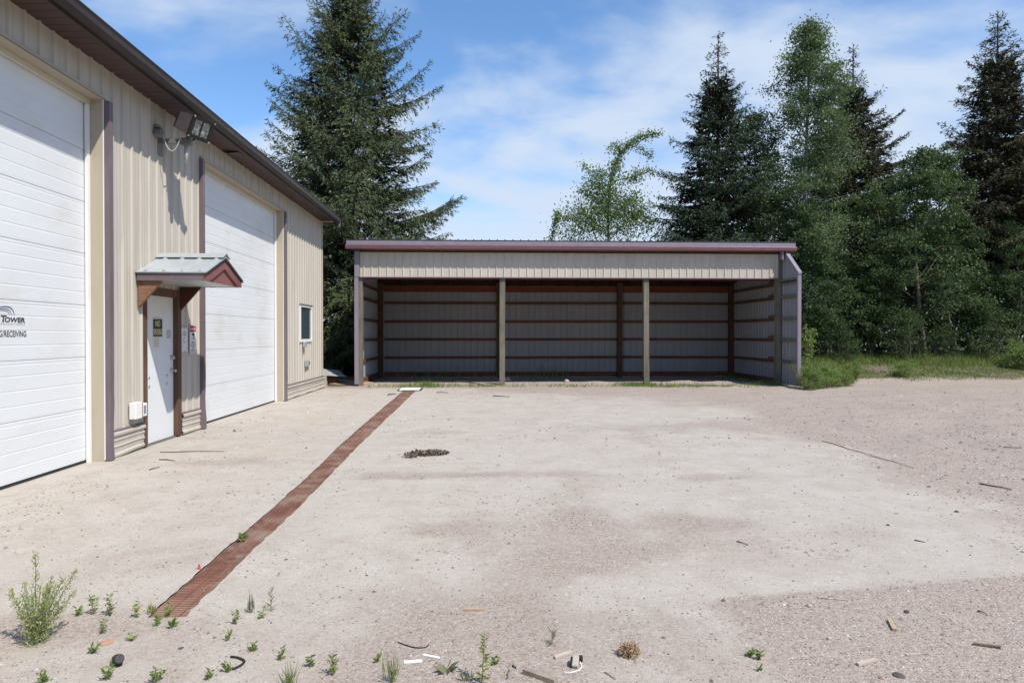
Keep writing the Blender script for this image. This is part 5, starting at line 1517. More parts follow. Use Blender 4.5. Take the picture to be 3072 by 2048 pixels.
def grass_obj(name, P, h, wdt, mat, seed, label, bend=0.5):
    rng = np.random.RandomState(seed)
    Vv, F4, F3 = blades(P, h, wdt, rng, bend)
    me = bpy.data.meshes.new(name)
    n4, n3 = len(F4), len(F3)
    me.vertices.add(len(Vv)); me.vertices.foreach_set('co', Vv.astype(np.float32).ravel())
    me.loops.add(n4 * 4 + n3 * 3)
    me.loops.foreach_set('vertex_index', np.concatenate([F4.ravel(), F3.ravel()]).astype(np.int32))
    me.polygons.add(n4 + n3)
    me.polygons.foreach_set('loop_start', np.concatenate([np.arange(n4) * 4, n4 * 4 + np.arange(n3) * 3]).astype(np.int32))
    me.materials.append(MAT[mat]); me.update(calc_edges=True); me.validate()
    o_ = link(name, me)
    o_['kind'] = 'stuff'; o_['label'] = label; o_['category'] = 'grass'
    return o_
rng = np.random.RandomState(5)
# strip at the shed front
n = 16000
x = rng.uniform(-3.3, 9.0, n); y = 19.95 + rng.normal(size=n) * 0.22
dens_ = np.clip(0.10 + 0.9 * np.exp(-((x + 1.7) / 0.7) ** 2) * 0.8 + np.exp(-((x - 4.9) / 0.8) ** 2) + 0.8 * np.exp(-((x - 6.5) / 0.9) ** 2) + 0.35 * np.exp(-((x - 0.3) / 0.8) ** 2) + 0.25 * np.exp(-((x - 2.7) / 0.6) ** 2) + 0.5 * np.exp(-((x - 8.6) / 0.5) ** 2), 0, 1) * (0.3 + vnoise(x * 2.5, y * 4, 15))
k_ = rng.rand(n) < dens_ * 0.75
P = np.stack([x, y, terrain(x, y) - 0.005], 1)[k_]
hh_ = rng.uniform(0.03, 0.12, len(P)) * (1 + 0.9 * np.exp(-((P[:, 0] + 1.7) / 0.6) ** 2) + 0.6 * np.exp(-((P[:, 0] - 4.95) / 0.4) ** 2))
grass_obj('shed_front_grass', P, hh_, np.full(len(P), 0.012), 'grass', 6, 'thin grass growing along the open front of the shed')
# verge at the right
n = 80000
x = rng.uniform(8.6, 26, n); y = rng.uniform(19.0, 26.2, n)
front = 20.0 + 0.06 * (x - 9) + 1.3 * vnoise(x * 0.5 + 3, y * 0 + 1, 16) + np.where(x < 10.8, -1.0, 0)
dn = sst(y - front, -0.1, 0.8) * (0.06 + 0.95 * sst(vnoise(x * 0.7, y * 0.9, 17), 0.42, 0.7)) + 0.5 * sst(y, 23.5, 24.5)
k_ = rng.rand(n) < np.clip(dn, 0, 1)
P = np.stack([x, y, terrain(x, y) - 0.01], 1)[k_]
hh_ = rng.uniform(0.025, 0.095, len(P)) * (1 + 3.2 * sst(P[:, 1], 23.3, 25) + 0.8 * sst(vnoise(P[:, 0] * 0.7, P[:, 1] * 0.7, 18), 0.5, 0.8))
grass_obj('verge_grass', P, hh_, np.full(len(P), 0.016), 'grass', 7, 'rough green grass verge between gravel and trees')
# tall stalks inside the shed along its back wall
n = 260
x = np.concatenate([rng.normal(-1.6 + 0.0, 0.9, n // 2), rng.normal(2.2, 1.0, n // 2)]); y = rng.uniform(23.2, 24.1, n)
P = np.stack([x, y, terrain(x, y)], 1)
grass_obj('shed_inside_grass', P, rng.uniform(0.25, 0.9, n) * rng.rand(n) ** 0.5, np.full(n, 0.014), 'grass', 8, 'tall thin grass stalks against the back wall inside the shed', 0.7)

# ---------------------------------------------------------------- weeds
def plant(kind, seed, h, spread, mat='weed'):
    """returns crown mesh (leaves) and stem mesh, in local coordinates"""
    rng = np.random.RandomState(seed)
    st = MB(); P = []; D = []; L = []; Wd = []
    if kind == 'bushy':
        ns = 20
        for i in range(ns):
            az = rng.rand() * 6.28; tl = 0 if i == 0 else rng.uniform(0.35, 1.0)
            hh_ = h * (1 if i == 0 else rng.uniform(0.35, 0.75)); e = np.array([math.cos(az) * spread * tl, math.sin(az) * spread * tl, hh_])
            pts = [np.zeros(3), e * 0.35 + np.array([0, 0, 0.03 * h]), e]
            st.tube([tuple(p_) for p_ in pts], [0.004, 0.003, 0.0012], 4, cap=False)
            nn_ = int(70 + 420 * hh_)
            for t_ in rng.rand(nn_) ** 0.7:
                c = (1 - t_) ** 2 * pts[0] + 2 * t_ * (1 - t_) * pts[1] + t_ * t_ * pts[2]
                dd = e / np.linalg.norm(e) * 0.7 + rng.normal(size=3) * 0.7
                P.append(c + rng.normal(size=3) * 0.018 * (1.3 - t_) ); D.append(dd); L.append(rng.uniform(0.010, 0.026)); Wd.append(0.0055)
    elif kind == 'leafy':
        ns = max(2, int(3 + spread * 30))
        for i in range(ns):
            az = rng.rand() * 6.28; tl = rng.uniform(0.1, 1.0)
            hh_ = h * (1 if i == 0 else rng.uniform(0.45, 0.95)); e = np.array([math.cos(az) * spread * tl, math.sin(az) * spread * tl, hh_])
            st.tube([(0, 0, 0), tuple(e * 0.5), tuple(e)], [0.0028, 0.002, 0.001], 4, cap=False)
            for t_ in np.linspace(0.2, 1.0, max(5, int(hh_ / 0.012))):
                for k in range(2):
                    a2 = rng.rand() * 6.28
                    P.append(e * t_); D.append(np.array([math.cos(a2), math.sin(a2), rng.uniform(0.1, 0.9)])); L.append(rng.uniform(0.014, 0.034)); Wd.append(0.010)
    elif kind == 'broad':
        for i in range(9):
            a2 = rng.rand() * 6.28
            P.append(np.array([0, 0, rng.uniform(0, 0.35) * h])); D.append(np.array([math.cos(a2), math.sin(a2), rng.uniform(0.5, 2.2)])); L.append(rng.uniform(0.6, 1.0) * h); Wd.append(0.32 * h)
        st.tube([(0, 0, 0), (0, 0, h * 0.5)], [0.003, 0.002], 4)
    elif kind == 'rosette':
        for i in range(9):
            a2 = i * 0.7 + rng.normal() * 0.15
            P.append(np.array([0, 0, 0.01])); D.append(np.array([math.cos(a2), math.sin(a2), rng.uniform(0.15, 0.5)])); L.append(rng.uniform(0.7, 1.0) * spread); Wd.append(0.42 * spread)
        st.tube([(0, 0, 0), (0, 0, 0.02)], [0.004, 0.003], 4)
    elif kind == 'stalk':
        st.tube([(0, 0, 0), (0.006, 0, h * 0.5), (0.012, 0.0, h)], [0.0035, 0.0025, 0.0012], 5, cap=False)
        for t_ in np.linspace(0.1, 1.0, 16):
            for k in range(3):
                a2 = rng.rand() * 6.28
                P.append(np.array([0.012 * t_, 0, h * t_])); D.append(np.array([math.cos(a2), math.sin(a2), rng.uniform(0.0, 0.7)])); L.append(rng.uniform(0.022, 0.048) * (1.1 - 0.4 * t_)); Wd.append(0.011)
    elif kind == 'tuft':
        for i in range(int(26 + spread * 200)):
            a2 = rng.rand() * 6.28; tl = rng.rand() * spread
            P.append(np.array([rng.normal() * 0.012, rng.normal() * 0.012, 0])); D.append(np.array([math.cos(a2) * tl, math.sin(a2) * tl, h * rng.uniform(0.5, 1)])); L.append(h * rng.uniform(0.5, 1.05)); Wd.append(0.004)
        st.tube([(0, 0, 0), (0.0, 0, 0.02)], [0.006, 0.004], 4)
    elif kind == 'spiky':
        st.tube([(0, 0, 0), (0, 0, h * 0.9)], [0.003, 0.0015], 4, cap=False)
        for t_ in np.linspace(0.0, 0.95, 22):
            a2 = rng.rand() * 6.28
            P.append(np.array([0, 0, h * 0.85 * t_])); D.append(np.array([math.cos(a2), math.sin(a2), 0.3 + 1.7 * t_])); L.append(rng.uniform(0.035, 0.065) * (1 - 0.3 * t_)); Wd.append(0.0055)
    P = np.array(P); D = np.array(D); L = np.array(L); Wd = np.array(Wd)
    Vv, Ff = cards(P, D, L, Wd, rng, 0.45)
    Vv[:, 2] = np.maximum(Vv[:, 2], 0.001)
    return npmesh('leaves', Vv, Ff, mat), mb_mesh(st, 'stem', 'stem')
WEEDS = [
 # u, v(base), height px, kind, spread px, leaf colour, label
 (108, 1925, 270, 'bushy', 110, 'paleweed', 'large pale green bushy weed at the lower left corner'),
 (237, 1843, 22, 'leafy', 8, 'weed', 'tiny weed between the large bushy weed and the drain end'),
 (284, 1841, 56, 'leafy', 18, 'weed', 'upright leafy weed left of the drain end, nearest the large bushy weed'),
 (332, 1845, 60, 'leafy', 20, 'weed', 'taller of the two upright leafy weeds left of the drain end'),
 (310, 1896, 38, 'leafy', 12, 'weed', 'single-stemmed weed below the two upright leafy weeds'),
 (408, 1852, 46, 'leafy', 24, 'paleweed', 'dense grey-green weed touching the left corner of the drain end'),
 (455, 1838, 40, 'tuft', 10, 'grass', 'yellowish grass tuft on the left corner of the drain end'),
 (503, 1848, 34, 'leafy', 14, 'weed', 'leafy weed on the near end of the rusty grate'),
 (474, 1874, 30, 'leafy', 8, 'weed', 'thin weed just in front of the drain end'),
 (516, 1882, 36, 'broad', 14, 'weed', 'broad-leaved seedling just in front of the drain end'),
 (727, 1621, 30, 'broad', 10, 'weed', 'small green weed growing up through the rusty grate'),
 (708, 1871, 42, 'leafy', 12, 'weed', 'reddish-based weed right of the drain end'),
 (754, 1835, 66, 'tuft', 8, 'greyweed', 'wispy grey grass stalks right of the drain'),
 (813, 1829, 72, 'spiky', 16, 'greyweed', 'upright narrow-leaved grey weed right of the drain'),
 (783, 1853, 30, 'leafy', 14, 'paleweed', 'low pale weed in front of the upright grey weed'),
 (685, 1918, 34, 'broad', 14, 'weed', 'glossy dark green seedling below the reddish-based weed'),
 (277, 1954, 26, 'leafy', 22, 'weed', 'flat green weed beside the orange stone'),
 (396, 1914, 14, 'leafy', 20, 'paleweed', 'low spreading pale weed right of the orange stone'),
 (321, 2034, 48, 'leafy', 30, 'weed', 'leafy weed in front of the black plastic cup'),
 (463, 2046, 50, 'leafy', 38, 'weed', 'bushy green weed at the bottom edge right of the black cup'),
 (132, 2044, 34, 'leafy', 26, 'weed', 'weed at the bottom edge below the large bushy weed'),
 (760, 1951, 24, 'leafy', 14, 'weed', 'small weed above the curved black hose'),
 (842, 1980, 36, 'leafy', 14, 'weed', 'weed just above the large grass tuft'),
 (681, 2016, 32, 'leafy', 14, 'weed', 'weed left of the curved black hose'),
 (624, 2038, 24, 'leafy', 12, 'weed', 'tiny weed at the bottom edge left of the curved black hose'),
 (868, 2062, 100, 'tuft', 55, 'grass', 'large arching grass tuft at the bottom edge'),
 (931, 1998, 30, 'leafy', 11, 'weed', 'small weed right of the large arching grass tuft'),
 (999, 2024, 66, 'leafy', 18, 'weed', 'upright feathery weed at the bottom right of the large grass tuft'),
 (1132, 1982, 28, 'broad', 9, 'weed', 'dark little seedling left of the white shards'),
 (1177, 2044, 105, 'tuft', 40, 'grass', 'tall thin grass tuft beside the white shards'),
 (1341, 2012, 14, 'rosette', 48, 'greyweed', 'flat broad-leaved rosette near the bottom edge'),
 (1400, 2040, 40, 'tuft', 34, 'greyweed', 'low dry grass tuft between the rosette and the tall stalk'),
 (1446, 2048, 148, 'stalk', 10, 'weed', 'tall single-stalked weed with whorled leaves at the bottom edge'),
 (1486, 1991, 22, 'leafy', 14, 'weed', 'small weed right of the tall single-stalked weed'),
 (1657, 1933, 44, 'spiky', 18, 'greyweed', 'lone grey-green spiky weed on the gravel'),
 (1887, 1968, 30, 'bushy', 26, 'deadweed', 'brown dead tumbleweed on the gravel'),
 (2253, 1970, 20, 'leafy', 7, 'weed', 'upper left of three tiny seedlings on the gravel at right'),
 (2277, 1979, 26, 'leafy', 9, 'weed', 'largest of three tiny seedlings on the gravel at right'),
 (2277, 2013, 22, 'broad', 9, 'weed', 'lowest of three tiny seedlings on the gravel at right'),
]
for i, (u, v, hp, kind, sp, mt, lb) in enumerate(WEEDS):
    g0 = gp(u, v)
    dist = g0.length
    dd = (g0 - Vector((0, 0, CAM_H))).dot(_fw)
    hm, sm2 = px(hp, dd), px(sp, dd)
    lm, sm3 = plant(kind, 100 + i, hm, sm2, mt)
    t_ = thing('grass_tuft' if kind == 'tuft' else 'weed', (g0.x, g0.y, tz(g0.x, g0.y) - 0.002), lb, 'grass' if kind == 'tuft' else 'weed', 'weeds in the yard', local=True)
    link('leaves', lm, t_); link('stem', sm3, t_)
# larger weeds at the shed's right corner and verge
lm, sm3 = broadleaf(61, 1.0, 0.05, [(0, 0.5), (0.5, 0.6), (1.0, 0.25)], 90, 80, 0.045, 0.11, mat='weed', bark='stem', limb=14, trunks=5, tr=0.006)
for (x, y, s_, rz, lb) in [(9.25, 18.75, 0.60, 0, 'bright green weed clump at the right front corner of the shed'), (9.95, 19.2, 0.62, 1.2, 'wide green weed clump just right of the shed corner'), (10.7, 19.7, 0.5, 2.2, 'weed clump between the shed corner and the gravel'),
                          (11.9, 21.4, 0.55, 3.0, 'dark leafy clump on the verge right of the dry grass'), (13.9, 21.9, 0.5, 4.0, 'leafy clump in the middle of the verge'), (19.3, 23.6, 0.9, 5.0, 'tall leafy clump at the foot of the small poplar'), (22.3, 24.0, 0.8, 0.7, 'leafy clump on the verge near the right edge')]:
    t_ = thing('weed_clump', (x, y, tz(x, y) - 0.01), lb, 'weed', 'weed clumps on the verge', local=True)
    t_.rotation_euler = (0, 0, rz); t_.scale = (s_, s_, s_)
    link('leaves', lm, t_); link('stem', sm3, t_)
lm, sm3 = plant('stalk', 71, 1.15, 0.1, 'weed')
Vv = np.zeros(len(lm.vertices) * 3, dtype=np.float32); lm.vertices.foreach_get('co', Vv)
t_ = thing('weed', (9.75, 19.9, tz(9.75, 19.9)), 'tall seed-headed weed spike standing just right of the shed', 'weed', 'weed clumps on the verge', local=True)
lm2, st2 = broadleaf(62, 1.6, 0.1, [(0, 0.22), (0.8, 0.2), (1.6, 0.05)], 60, 26, 0.05, 0.06, mat='weed', bark='stem', limb=30, tr=0.008)
link('leaves', lm2, t_); link('stem', st2, t_)
lm, sm3 = plant('tuft', 72, 0.75, 0.55, 'drygrass')
t_ = thing('grass_tuft', (10.65, 20.4, tz(10.65, 20.4)), 'dry straw-coloured grass tuft right of the shed corner', 'grass', local=True)
link('leaves', lm, t_); link('stem', sm3, t_)

# ================================================================== LOOSE THINGS ON THE GROUND
# pebbles: a great many, one object
rng = np.random.RandomState(9)
n = 105000
vpx = rng.uniform(1170, 2075, n) ** 1.0
u = rng.uniform(-40, 3120, n)
d = (CAM_H * _f) / (vpx - 1005)
Xc = (u - 1536) / _f * d
xw = Xc * _c + d * _s; yw = -Xc * _s + d * _c
from_edge = 3.86 + 0.16 * (xw - 1.6)
gv = sst(from_edge - yw, -0.02, 0.1) * sst(xw, 1.0, 1.7) + sst(xw - (3.75 + 0.13 * (yw - 4.2)), -0.3, 0.8) + 0.45 * sst(vnoise(xw * 1.3, yw * 1.3, 19), 0.5, 0.8) + 0.55 * sst(yw, 15, 19) + 0.3 * sst(4.1 - yw, -0.2, 0.4)
k_ = (rng.rand(n) < np.clip(0.10 + 0.75 * gv, 0, 0.95)) & (yw < 20.6) & (xw > -4.3) & ~((xw > xl(yw) - 0.01) & (xw < xr(yw) + 0.01) & (rng.rand(n) > 0.05))
xw, yw, d = xw[k_], yw[k_], d[k_]
n = len(xw)
sz = (0.0016 + 0.0060 * rng.rand(n) ** 3.2) * np.clip(d / 3.2, 1.0, 3.4)
big = rng.rand(n) < 0.02
sz[big] *= 2.0
base = np.array([[1, 0, 0], [0.3, 0.95, 0], [-0.8, 0.6, 0], [-0.8, -0.6, 0], [0.3, -0.95, 0], [0, 0, 0.75]], float)
ang = rng.rand(n) * 6.28
jit = rng.uniform(0.65, 1.3, (n, 6, 3))
B3 = base[None] * jit
Bx = B3[..., 0] * np.cos(ang)[:, None] - B3[..., 1] * np.sin(ang)[:, None]
By = B3[..., 0] * np.sin(ang)[:, None] + B3[..., 1] * np.cos(ang)[:, None]
flat_ = rng.uniform(0.6, 1.2, n)[:, None]
zz = terrain(xw, yw)
Vv = np.stack([xw[:, None] + Bx * sz[:, None], yw[:, None] + By * sz[:, None], zz[:, None] + B3[..., 2] * sz[:, None] * flat_ - 0.0005], -1).reshape(-1, 3)
tri = np.array([[0, 1, 5], [1, 2, 5], [2, 3, 5], [3, 4, 5], [4, 0, 5]], dtype=np.int32)
Ff = (np.arange(n, dtype=np.int32)[:, None, None] * 6 + tri[None]).reshape(-1, 3)
pb = link('pebbles', npmesh('pebbles', Vv, Ff, 'pebble'))
pb['kind'] = 'stuff'; pb['label'] = 'loose pebbles and grit scattered over the yard'; pb['category'] = 'gravel'

def rock(u, v, sizep, mat, label, flat_=0.6, seed=0, name='stone', grp='larger stones on the gravel'):
    g0 = gp(u, v); dd = (g0 - Vector((0, 0, CAM_H))).dot(_fw)
    s_ = px(sizep, dd) * 0.5
    rng = random.Random(seed + int(u))
    mb = MB()
    rings = []
    nseg = 9
    for (zf, rf_) in ((-0.1, 0.85), (0.25, 1.0), (0.65, 0.8), (0.9, 0.4)):
        rings.append([(math.cos(i * 6.283 / nseg) * s_ * rf_ * rng.uniform(0.8, 1.15), math.sin(i * 6.283 / nseg) * s_ * rf_ * rng.uniform(0.65, 1.0), zf * s_ * flat_ * rng.uniform(0.85, 1.1)) for i in range(nseg)])
    for r_ in rings: mb.v += r_
    mb.v.append((0, 0, s_ * flat_))
    for k in range(3):
        for i in range(nseg):
            a_ = k * nseg + i; c_ = k * nseg + (i + 1) % nseg
            mb.f.append((a_, c_, c_ + nseg, a_ + nseg))
    for i in range(nseg): mb.f.append((3 * nseg + i, 3 * nseg + (i + 1) % nseg, 4 * nseg))
    o_ = mb.obj(name, mat)
    o_.location = (g0.x, g0.y, tz(g0.x, g0.y)); o_.rotation_euler = (0, 0, rng.random() * 6)
    return tag(o_, label, 'stone', grp)
rock(318, 1924, 46, 'redstone', 'flat orange stone near the lower left weeds', 0.25)
rock(2720, 1836, 20, 'darkstone', 'dark brown stone right of the long pale splinter', 0.8)
rock(2427, 1820, 20, 'palestone', 'pale angular stone left of the long pale splinter', 0.9)
rock(2696, 2026, 38, 'darkstone', 'flat blue-grey stone at the bottom right', 0.4)
rock(2647, 2034, 18, 'tanchip', 'small tan stone left of the flat blue-grey stone', 0.6)
rock(2664, 1574, 12, 'darkstone', 'small dark stone on the pale concrete at right', 0.8)
rock(2870, 1534, 14, 'darkstone', 'dark pebble near the right end of the concrete', 0.8)
rock(543, 1942, 18, 'darkstone', 'dark pebble below the reddish-based weed', 0.4)
rock(1100, 1725, 9, 'darkstone', 'lone dark pebble on the concrete right of the drain', 0.8)
rock(2384, 1631, 13, 'tanchip', 'tan chip lying on the pale concrete', 0.3)
rock(2752, 1100, 22, 'palestone', 'pale boulder at the edge of the wood', 0.7)
rock(1700, 1152, 18, 'palestone', 'pale squared stone at the shed front between the middle posts', 0.9)
rock(1000 + 520, 1142, 34, 'palestone', 'grey stone at the foot of the second shed post', 0.7)

def stick(u0, v0, u1, v1, thp, mat, label, name='stick', cat='stick', kink=0.04, seed=0, z=0.004, sides=6, grp='sticks and wood scraps on the ground', wire=False):
    a, b_ = gp(u0, v0), gp(u1, v1)
    dd = (((a + b_) / 2) - Vector((0, 0, CAM_H))).dot(_fw)
    r_ = px(thp, dd) * 0.33
    rng = random.Random(seed + int(u0))
    L_ = (b_ - a).length
    side = (b_ - a).cross(Vector((0, 0, 1))).normalized()
    pts = []
    for i in range(7):
        t_ = i / 6
        p_ = a.lerp(b_, t_) + side * rng.uniform(-1, 1) * kink * L_ * (0 if i in (0, 6) else 1)
        p_.z = tz(p_.x, p_.y) + r_ * 0.8 + (rng.uniform(0, 0.006) if i not in (0, 6) else 0)
        pts.append(p_ - a)
    mb = MB().tube(pts, [r_ * (1 - 0.45 * i / 6) for i in range(7)], sides)
    o_ = mb.obj(name, mat)
    o_.location = a
    return tag(o_, label, cat, grp)
def board(u0, v0, u1, v1, wp, th, mat, label, name='wood_scrap', cat='wood', lift=0.0):
    a, b_ = gp(u0, v0), gp(u1, v1)
    dd = (((a + b_) / 2) - Vector((0, 0, CAM_H))).dot(_fw)
    wd = px(wp, dd)
    L_ = (b_ - a).length
    rng = random.Random(int(u0))
    mb = MB()
    n = 5
    rings = []
    for i in range(n + 1):
        x_ = L_ * i / n
        j = rng.uniform(-0.06, 0.06) * wd; e = rng.uniform(0, 0.25) * wd if i in (0, n) else 0
        rings.append([(x_ - e, -wd / 2 + j, 0), (x_ + e, wd / 2 + j, 0), (x_ + e, wd / 2 + j, th), (x_ - e, -wd / 2 + j, th)])
    for r_ in rings: mb.v += r_
    for i in range(n):
        for q in range(4):
            a_ = i * 4 + q; c_ = i * 4 + (q + 1) % 4
            mb.f.append((a_, a_ + 4, c_ + 4, c_))
    mb.f += [(0, 1, 2, 3), (n * 4 + 3, n * 4 + 2, n * 4 + 1, n * 4)]
    o_ = mb.obj(name, mat)
    o_.location = (a.x, a.y, max(tz(a.x, a.y), tz(b_.x, b_.y)) + 0.001)
    o_.rotation_euler = (0, -lift, math.atan2(b_.y - a.y, b_.x - a.x))
    return tag(o_, label, cat, 'sticks and wood scraps on the ground')
stick(480, 1357, 672, 1356, 5, 'twig', 'long thin twig on the concrete in front of the entrance door', kink=0.03)
stick(478, 1379, 525, 1383, 6, 'twig', 'short twig left of the long twig near the entrance door', kink=0.05)
stick(448, 1410, 478, 1402, 6, 'twig', 'short twig nearest the first overhead door', kink=0.05)
stick(2466, 1322, 2742, 1406, 5, 'tanchip', 'long rusty strip lying on the gravel at right', kink=0.004)
stick(2940, 1452, 3032, 1468, 8, 'twig', 'dark stick on the gravel near the right edge')
stick(2210, 1624, 2244, 1635, 6, 'twig', 'short dark stick on the pale concrete')
stick(2744, 1622, 2776, 1628, 6, 'twig', 'short stick at the gravel edge at right')
stick(2456, 1795, 2546, 1804, 7, 'palescrap', 'long pale splinter in front of the concrete edge')
stick(2934, 1833, 2962, 1845, 8, 'twig', 'short dark stick right of the dark brown stone')
board(2920, 1933, 3002, 1945, 10, 0.010, 'twig', 'flat dark stick near the lower right corner')
board(2668, 1862, 2684, 1893, 11, 0.012, 'tanchip', 'curled piece of tan bark on the gravel')
board(2572, 1995, 2628, 1981, 14, 0.010, 'palescrap', 'pale wood chip at the lower right')
board(2718, 1966, 2762, 1964, 7, 0.006, 'palescrap', 'thin pale splint right of the pale wood chip')
board(1392, 1832, 1455, 1832, 9, 0.010, 'tanchip', 'tan wood strip on the ground in the middle foreground')
board(1576, 2020, 1668, 2052, 20, 0.020, 'scrap', 'grey plank end at the bottom edge')
board(1664, 1977, 1714, 1960, 13, 0.010, 'palescrap', 'pale slat left of the broken grey block')
stick(1519, 2040, 1528, 2008, 7, 'twig', 'dark stick standing left of the grey plank end')
stick(1538, 1999, 1548, 2007, 8, 'black', 'short black stub right of the tall single-stalked weed', name='rubber_stub', cat='debris')
stick(1886, 2018, 1876, 2035, 4, 'twig', 'thin twig right of the broken grey block') if False else None
stick(1812, 2018, 1846, 2040, 5, 'twig', 'thin twig below the dead tumbleweed')
stick(1165, 1186, 1188, 1183, 5, 'black', 'bent black scrap on the concrete near the drain far end', kink=0.2, name='black_scrap', cat='debris')
stick(1480, 1188, 1530, 1191, 5, 'twig', 'stick on the gravel in front of the second shed post')
stick(1310, 1178, 1345, 1179, 4, 'twig', 'short stick right of the white lid')
stick(1360, 1149, 1478, 1160, 6, 'twig', 'long stick lying along the shed front')
stick(3010, 1348, 3064, 1351, 5, 'twig', 'thin stick on the gravel at the right edge')
board(1212, 1988, 1266, 1984, 14, 0.005, 'white', 'torn white shard on the ground near the bottom edge', name='white_shard', cat='debris')
board(1270, 1966, 1318, 1976, 9, 0.005, 'white', 'long white shard right of the torn white shard', name='white_shard', cat='debris')

# curved black wire and hose
def curve_thing(name, uv, thp, mat, label, cat, zs=None):
    P_ = [gp(*q) for q in uv]
    dd = (P_[0] - Vector((0, 0, CAM_H))).dot(_fw)
    r_ = px(thp, dd) / 2
    arr = np.array([[p_.x, p_.y, tz(p_.x, p_.y) + r_ + (zs[i] if zs else 0)] for i, p_ in enumerate(P_)])
    tt = np.linspace(0, len(arr) - 1, len(arr) * 5)
    res = np.stack([np.interp(tt, np.arange(len(arr)), arr[:, k]) for k in range(3)], 1)
    for _ in range(4): res[1:-1] = (res[:-2] + 2 * res[1:-1] + res[2:]) / 4
    o0 = Vector(res[0])
    o_ = MB().tube([Vector(q) - o0 for q in res], r_, 8).obj(name, mat, None, True)
    o_.location = o0
    return tag(o_, label, cat)
curve_thing('black_wire', [(1194, 1927), (1215, 1935), (1238, 1943), (1262, 1946), (1280, 1943), (1286, 1936)], 3.6, 'black', 'curved black wire on the ground in the middle foreground', 'wire')
curve_thing('black_hose', [(692, 1972), (712, 1974), (728, 1980), (735, 1986), (726, 1996), (712, 2004), (698, 2010)], 7, 'black', 'bent piece of black hose at the lower left', 'hose')

# black plastic cup
g0 = gp(354, 1992)
cup = thing('plastic_cup', (g0.x, g0.y, 0.0), 'black plastic cup lying on the dirt at the lower left', 'cup', local=True)
M4 = Matrix.Translation((0, 0, 0.022)) @ Matrix.Rotation(R(40), 4, 'Z') @ Matrix.Rotation(R(62), 4, 'X')
pr = [(0.0, 0.030), (0.019, 0.030), (0.022, 0.020), (0.024, -0.012), (0.0265, -0.014), (0.0265, -0.020), (0.0225, -0.021), (0.020, -0.012), (0.018, 0.018), (0.0, 0.020)]
mb = MB(); ns = 20
for (r_, z_) in pr:
    for i in range(ns): mb.v.append((r_ * math.cos(i * 6.2832 / ns), r_ * math.sin(i * 6.2832 / ns), z_))
for k in range(len(pr) - 1):
    for i in range(ns):
        a_ = k * ns + i; c_ = k * ns + (i + 1) % ns
        mb.f.append((a_, c_, c_ + ns, a_ + ns))
xf(mb, M4).obj('cup_body', 'black', cup, True)
xf(MB().tube([(0, 0, 0.0301), (0, 0, 0.033)], [0.021, 0.019], 16), M4).obj('cup_base', 'black', cup)

# broken grey block with black rubber
g0 = gp(1727, 1995)
bk = thing('broken_block', (g0.x, g0.y, 0), 'broken grey block with black rubber edges and a white cord on the gravel', 'debris', local=True)
xf(MB().bevbox(-0.014, 0.014, -0.030, 0.030, 0, 0.035, 0.003), Matrix.Rotation(R(-14), 4, 'Z') @ Matrix.Rotation(R(25), 4, 'X')).obj('block', 'palestone', bk)
xf(MB().bevbox(-0.024, -0.015, -0.032, 0.024, 0, 0.030, 0.002), Matrix.Rotation(R(-12), 4, 'Z')).obj('rubber_edge', 'black', bk)
xf(MB().bevbox(0.010, 0.030, 0.030, 0.046, 0, 0.030, 0.004), Matrix.Rotation(R(-12), 4, 'Z')).obj('rubber_edge', 'black', bk)
MB().tube([(0.022, 0.01, 0.012), (0.026, -0.02, 0.004), (0.01, -0.05, 0.004), (-0.03, -0.07, 0.004), (-0.06, -0.065, 0.004)], 0.0022, 6).obj('cord', 'white', bk)

# red plastic bit by the drain and white lid at its far end
g0 = gp(597, 1707)
o_ = MB().prism([(-0.010, 0), (0.010, 0), (0.006, 0.030), (-0.004, 0.036)], 1, -0.004, 0.004).obj('red_cap', 'redplastic')
o_.location = (g0.x, g0.y, 0.0); tag(o_, 'small red plastic piece at the left edge of the drain', 'debris')
lidt = thing('drain_lid', (-1.98, 18.75, 0), 'white square lid lying over the far end of the drain', 'lid')
MB().bevbox(-2.20, -1.66, 18.40, 19.05, 0.022, 0.042, 0.006).obj('lid_plate', 'white', lidt)
MB().box(-2.26, -1.62, 18.46, 19.20, 0.004, 0.020).obj('lid_underside', 'black', lidt)

# heap of dark mulch
rng = np.random.RandomState(15)
n = 2600
a_ = rng.rand(n) * 6.28; r_ = np.sqrt(rng.rand(n))
x = -0.68 + 0.265 * r_ * np.cos(a_); y = 8.64 + 0.17 * r_ * np.sin(a_) + 0.10 * (x + 0.68)
x = np.concatenate([x, rng.normal(-0.88, 0.04, 160)]); y = np.concatenate([y, rng.normal(8.42, 0.03, 160)]); r_ = np.concatenate([r_, np.full(160, 0.8)])
n = len(x)
z = 0.022 * np.sqrt(np.clip(1 - r_ ** 2, 0, 1)) * (0.5 + 0.8 * rng.rand(n)) + 0.004
P = np.stack([x, y, z], 1); D = rng.normal(size=(n, 3)) * np.array([1, 1, 0.45]); L = rng.uniform(0.015, 0.045, n)
Vv, Ff = cards(P, D, L, L * 0.4, rng, 0.5)
mh = thing('mulch_heap', (-0.68, 8.64, 0), 'small heap of dark brown mulch on the concrete right of the drain', 'mulch')
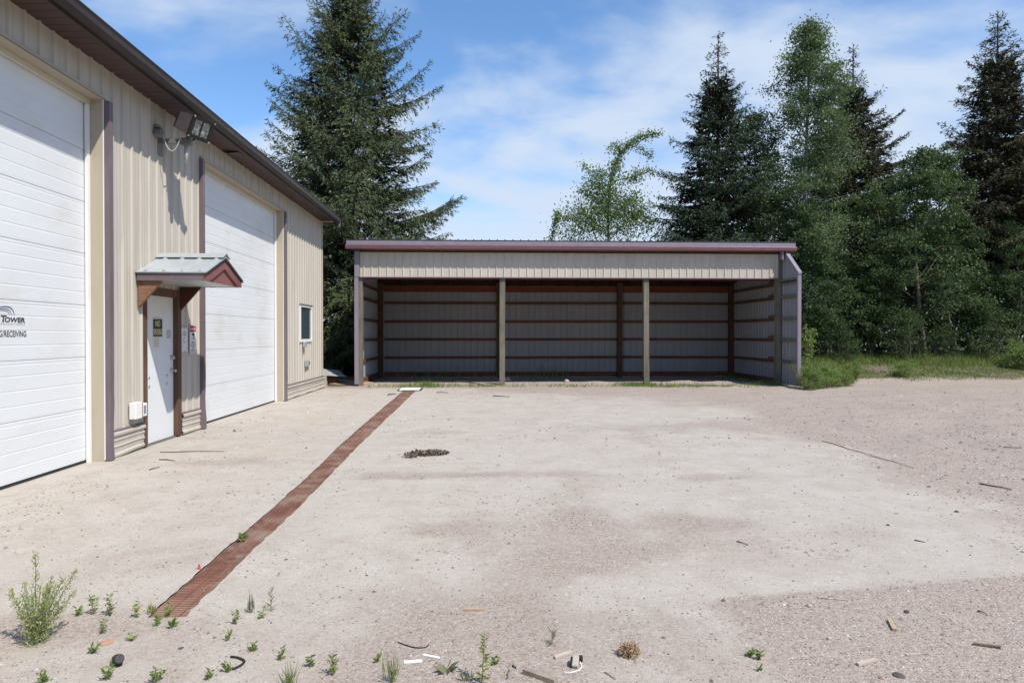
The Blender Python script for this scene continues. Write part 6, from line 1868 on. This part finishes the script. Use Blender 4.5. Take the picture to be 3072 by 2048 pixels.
o_ = link('chips', npmesh('chips', Vv, Ff, 'mulch'), mh); o_['kind'] = 'stuff'
mb = MB(); ns = 22
mb.v.append((-0.68, 8.64, 0.016))
for k, (f_, z_) in enumerate(((0.55, 0.013), (0.92, 0.002))):
    for i in range(ns):
        q = 6.2832 * i / ns; w_ = f_ * (0.92 + 0.13 * math.sin(3 * q + 1) + 0.05 * math.sin(7 * q))
        xx_ = 0.265 * w_ * math.cos(q); mb.v.append((-0.68 + xx_, 8.64 + 0.17 * w_ * math.sin(q) + 0.1 * xx_, z_))
for i in range(ns):
    j = (i + 1) % ns
    mb.f.append((0, 1 + i, 1 + j)); mb.f.append((1 + i, 1 + ns + i, 1 + ns + j, 1 + j))
mb.obj('soil', 'silt', mh)

# rubbish between the buildings
o_ = MB().bevbox(-0.62, 0.62, -0.42, 0.42, 0, 0.03, 0.004).obj('plywood_sheet', 'plywood'); o_.location = (-4.05, 21.0, 0.03); o_.rotation_euler = (R(4), R(2), R(-28)); tag(o_, 'old plywood sheet lying on the ground between workshop and shed', 'plywood')
o_ = MB().bevbox(-0.55, 0.55, -0.5, 0.5, 0, 0.025, 0.004).obj('plywood_sheet', 'backpost'); o_.location = (-4.0, 22.4, 0.08); o_.rotation_euler = (R(3), R(-3), R(20)); tag(o_, 'dark sheet of board lying behind the plywood sheet', 'board')
o_ = MB().bevbox(-0.42, 0.42, -0.36, 0.36, 0, 0.012, 0.003).obj('metal_sheet', 'galv'); o_.location = (-4.62, 21.0, 0.36); o_.rotation_euler = (R(14), R(6), R(35)); tag(o_, 'bent pale metal sheet propped behind the workshop corner', 'metal sheet')
o_ = MB().bevbox(-0.30, 0.30, -0.30, 0.30, 0, 0.33, 0.01).obj('wooden_crate', 'backpost'); o_.location = (-4.72, 21.1, 0.0); o_.rotation_euler = (0, 0, R(20)); tag(o_, 'dark wooden box under the propped metal sheet', 'box')

tris = 0
for o in bpy.data.objects:
    if o.type == 'MESH':
        pass
print('objects', len(bpy.data.objects))
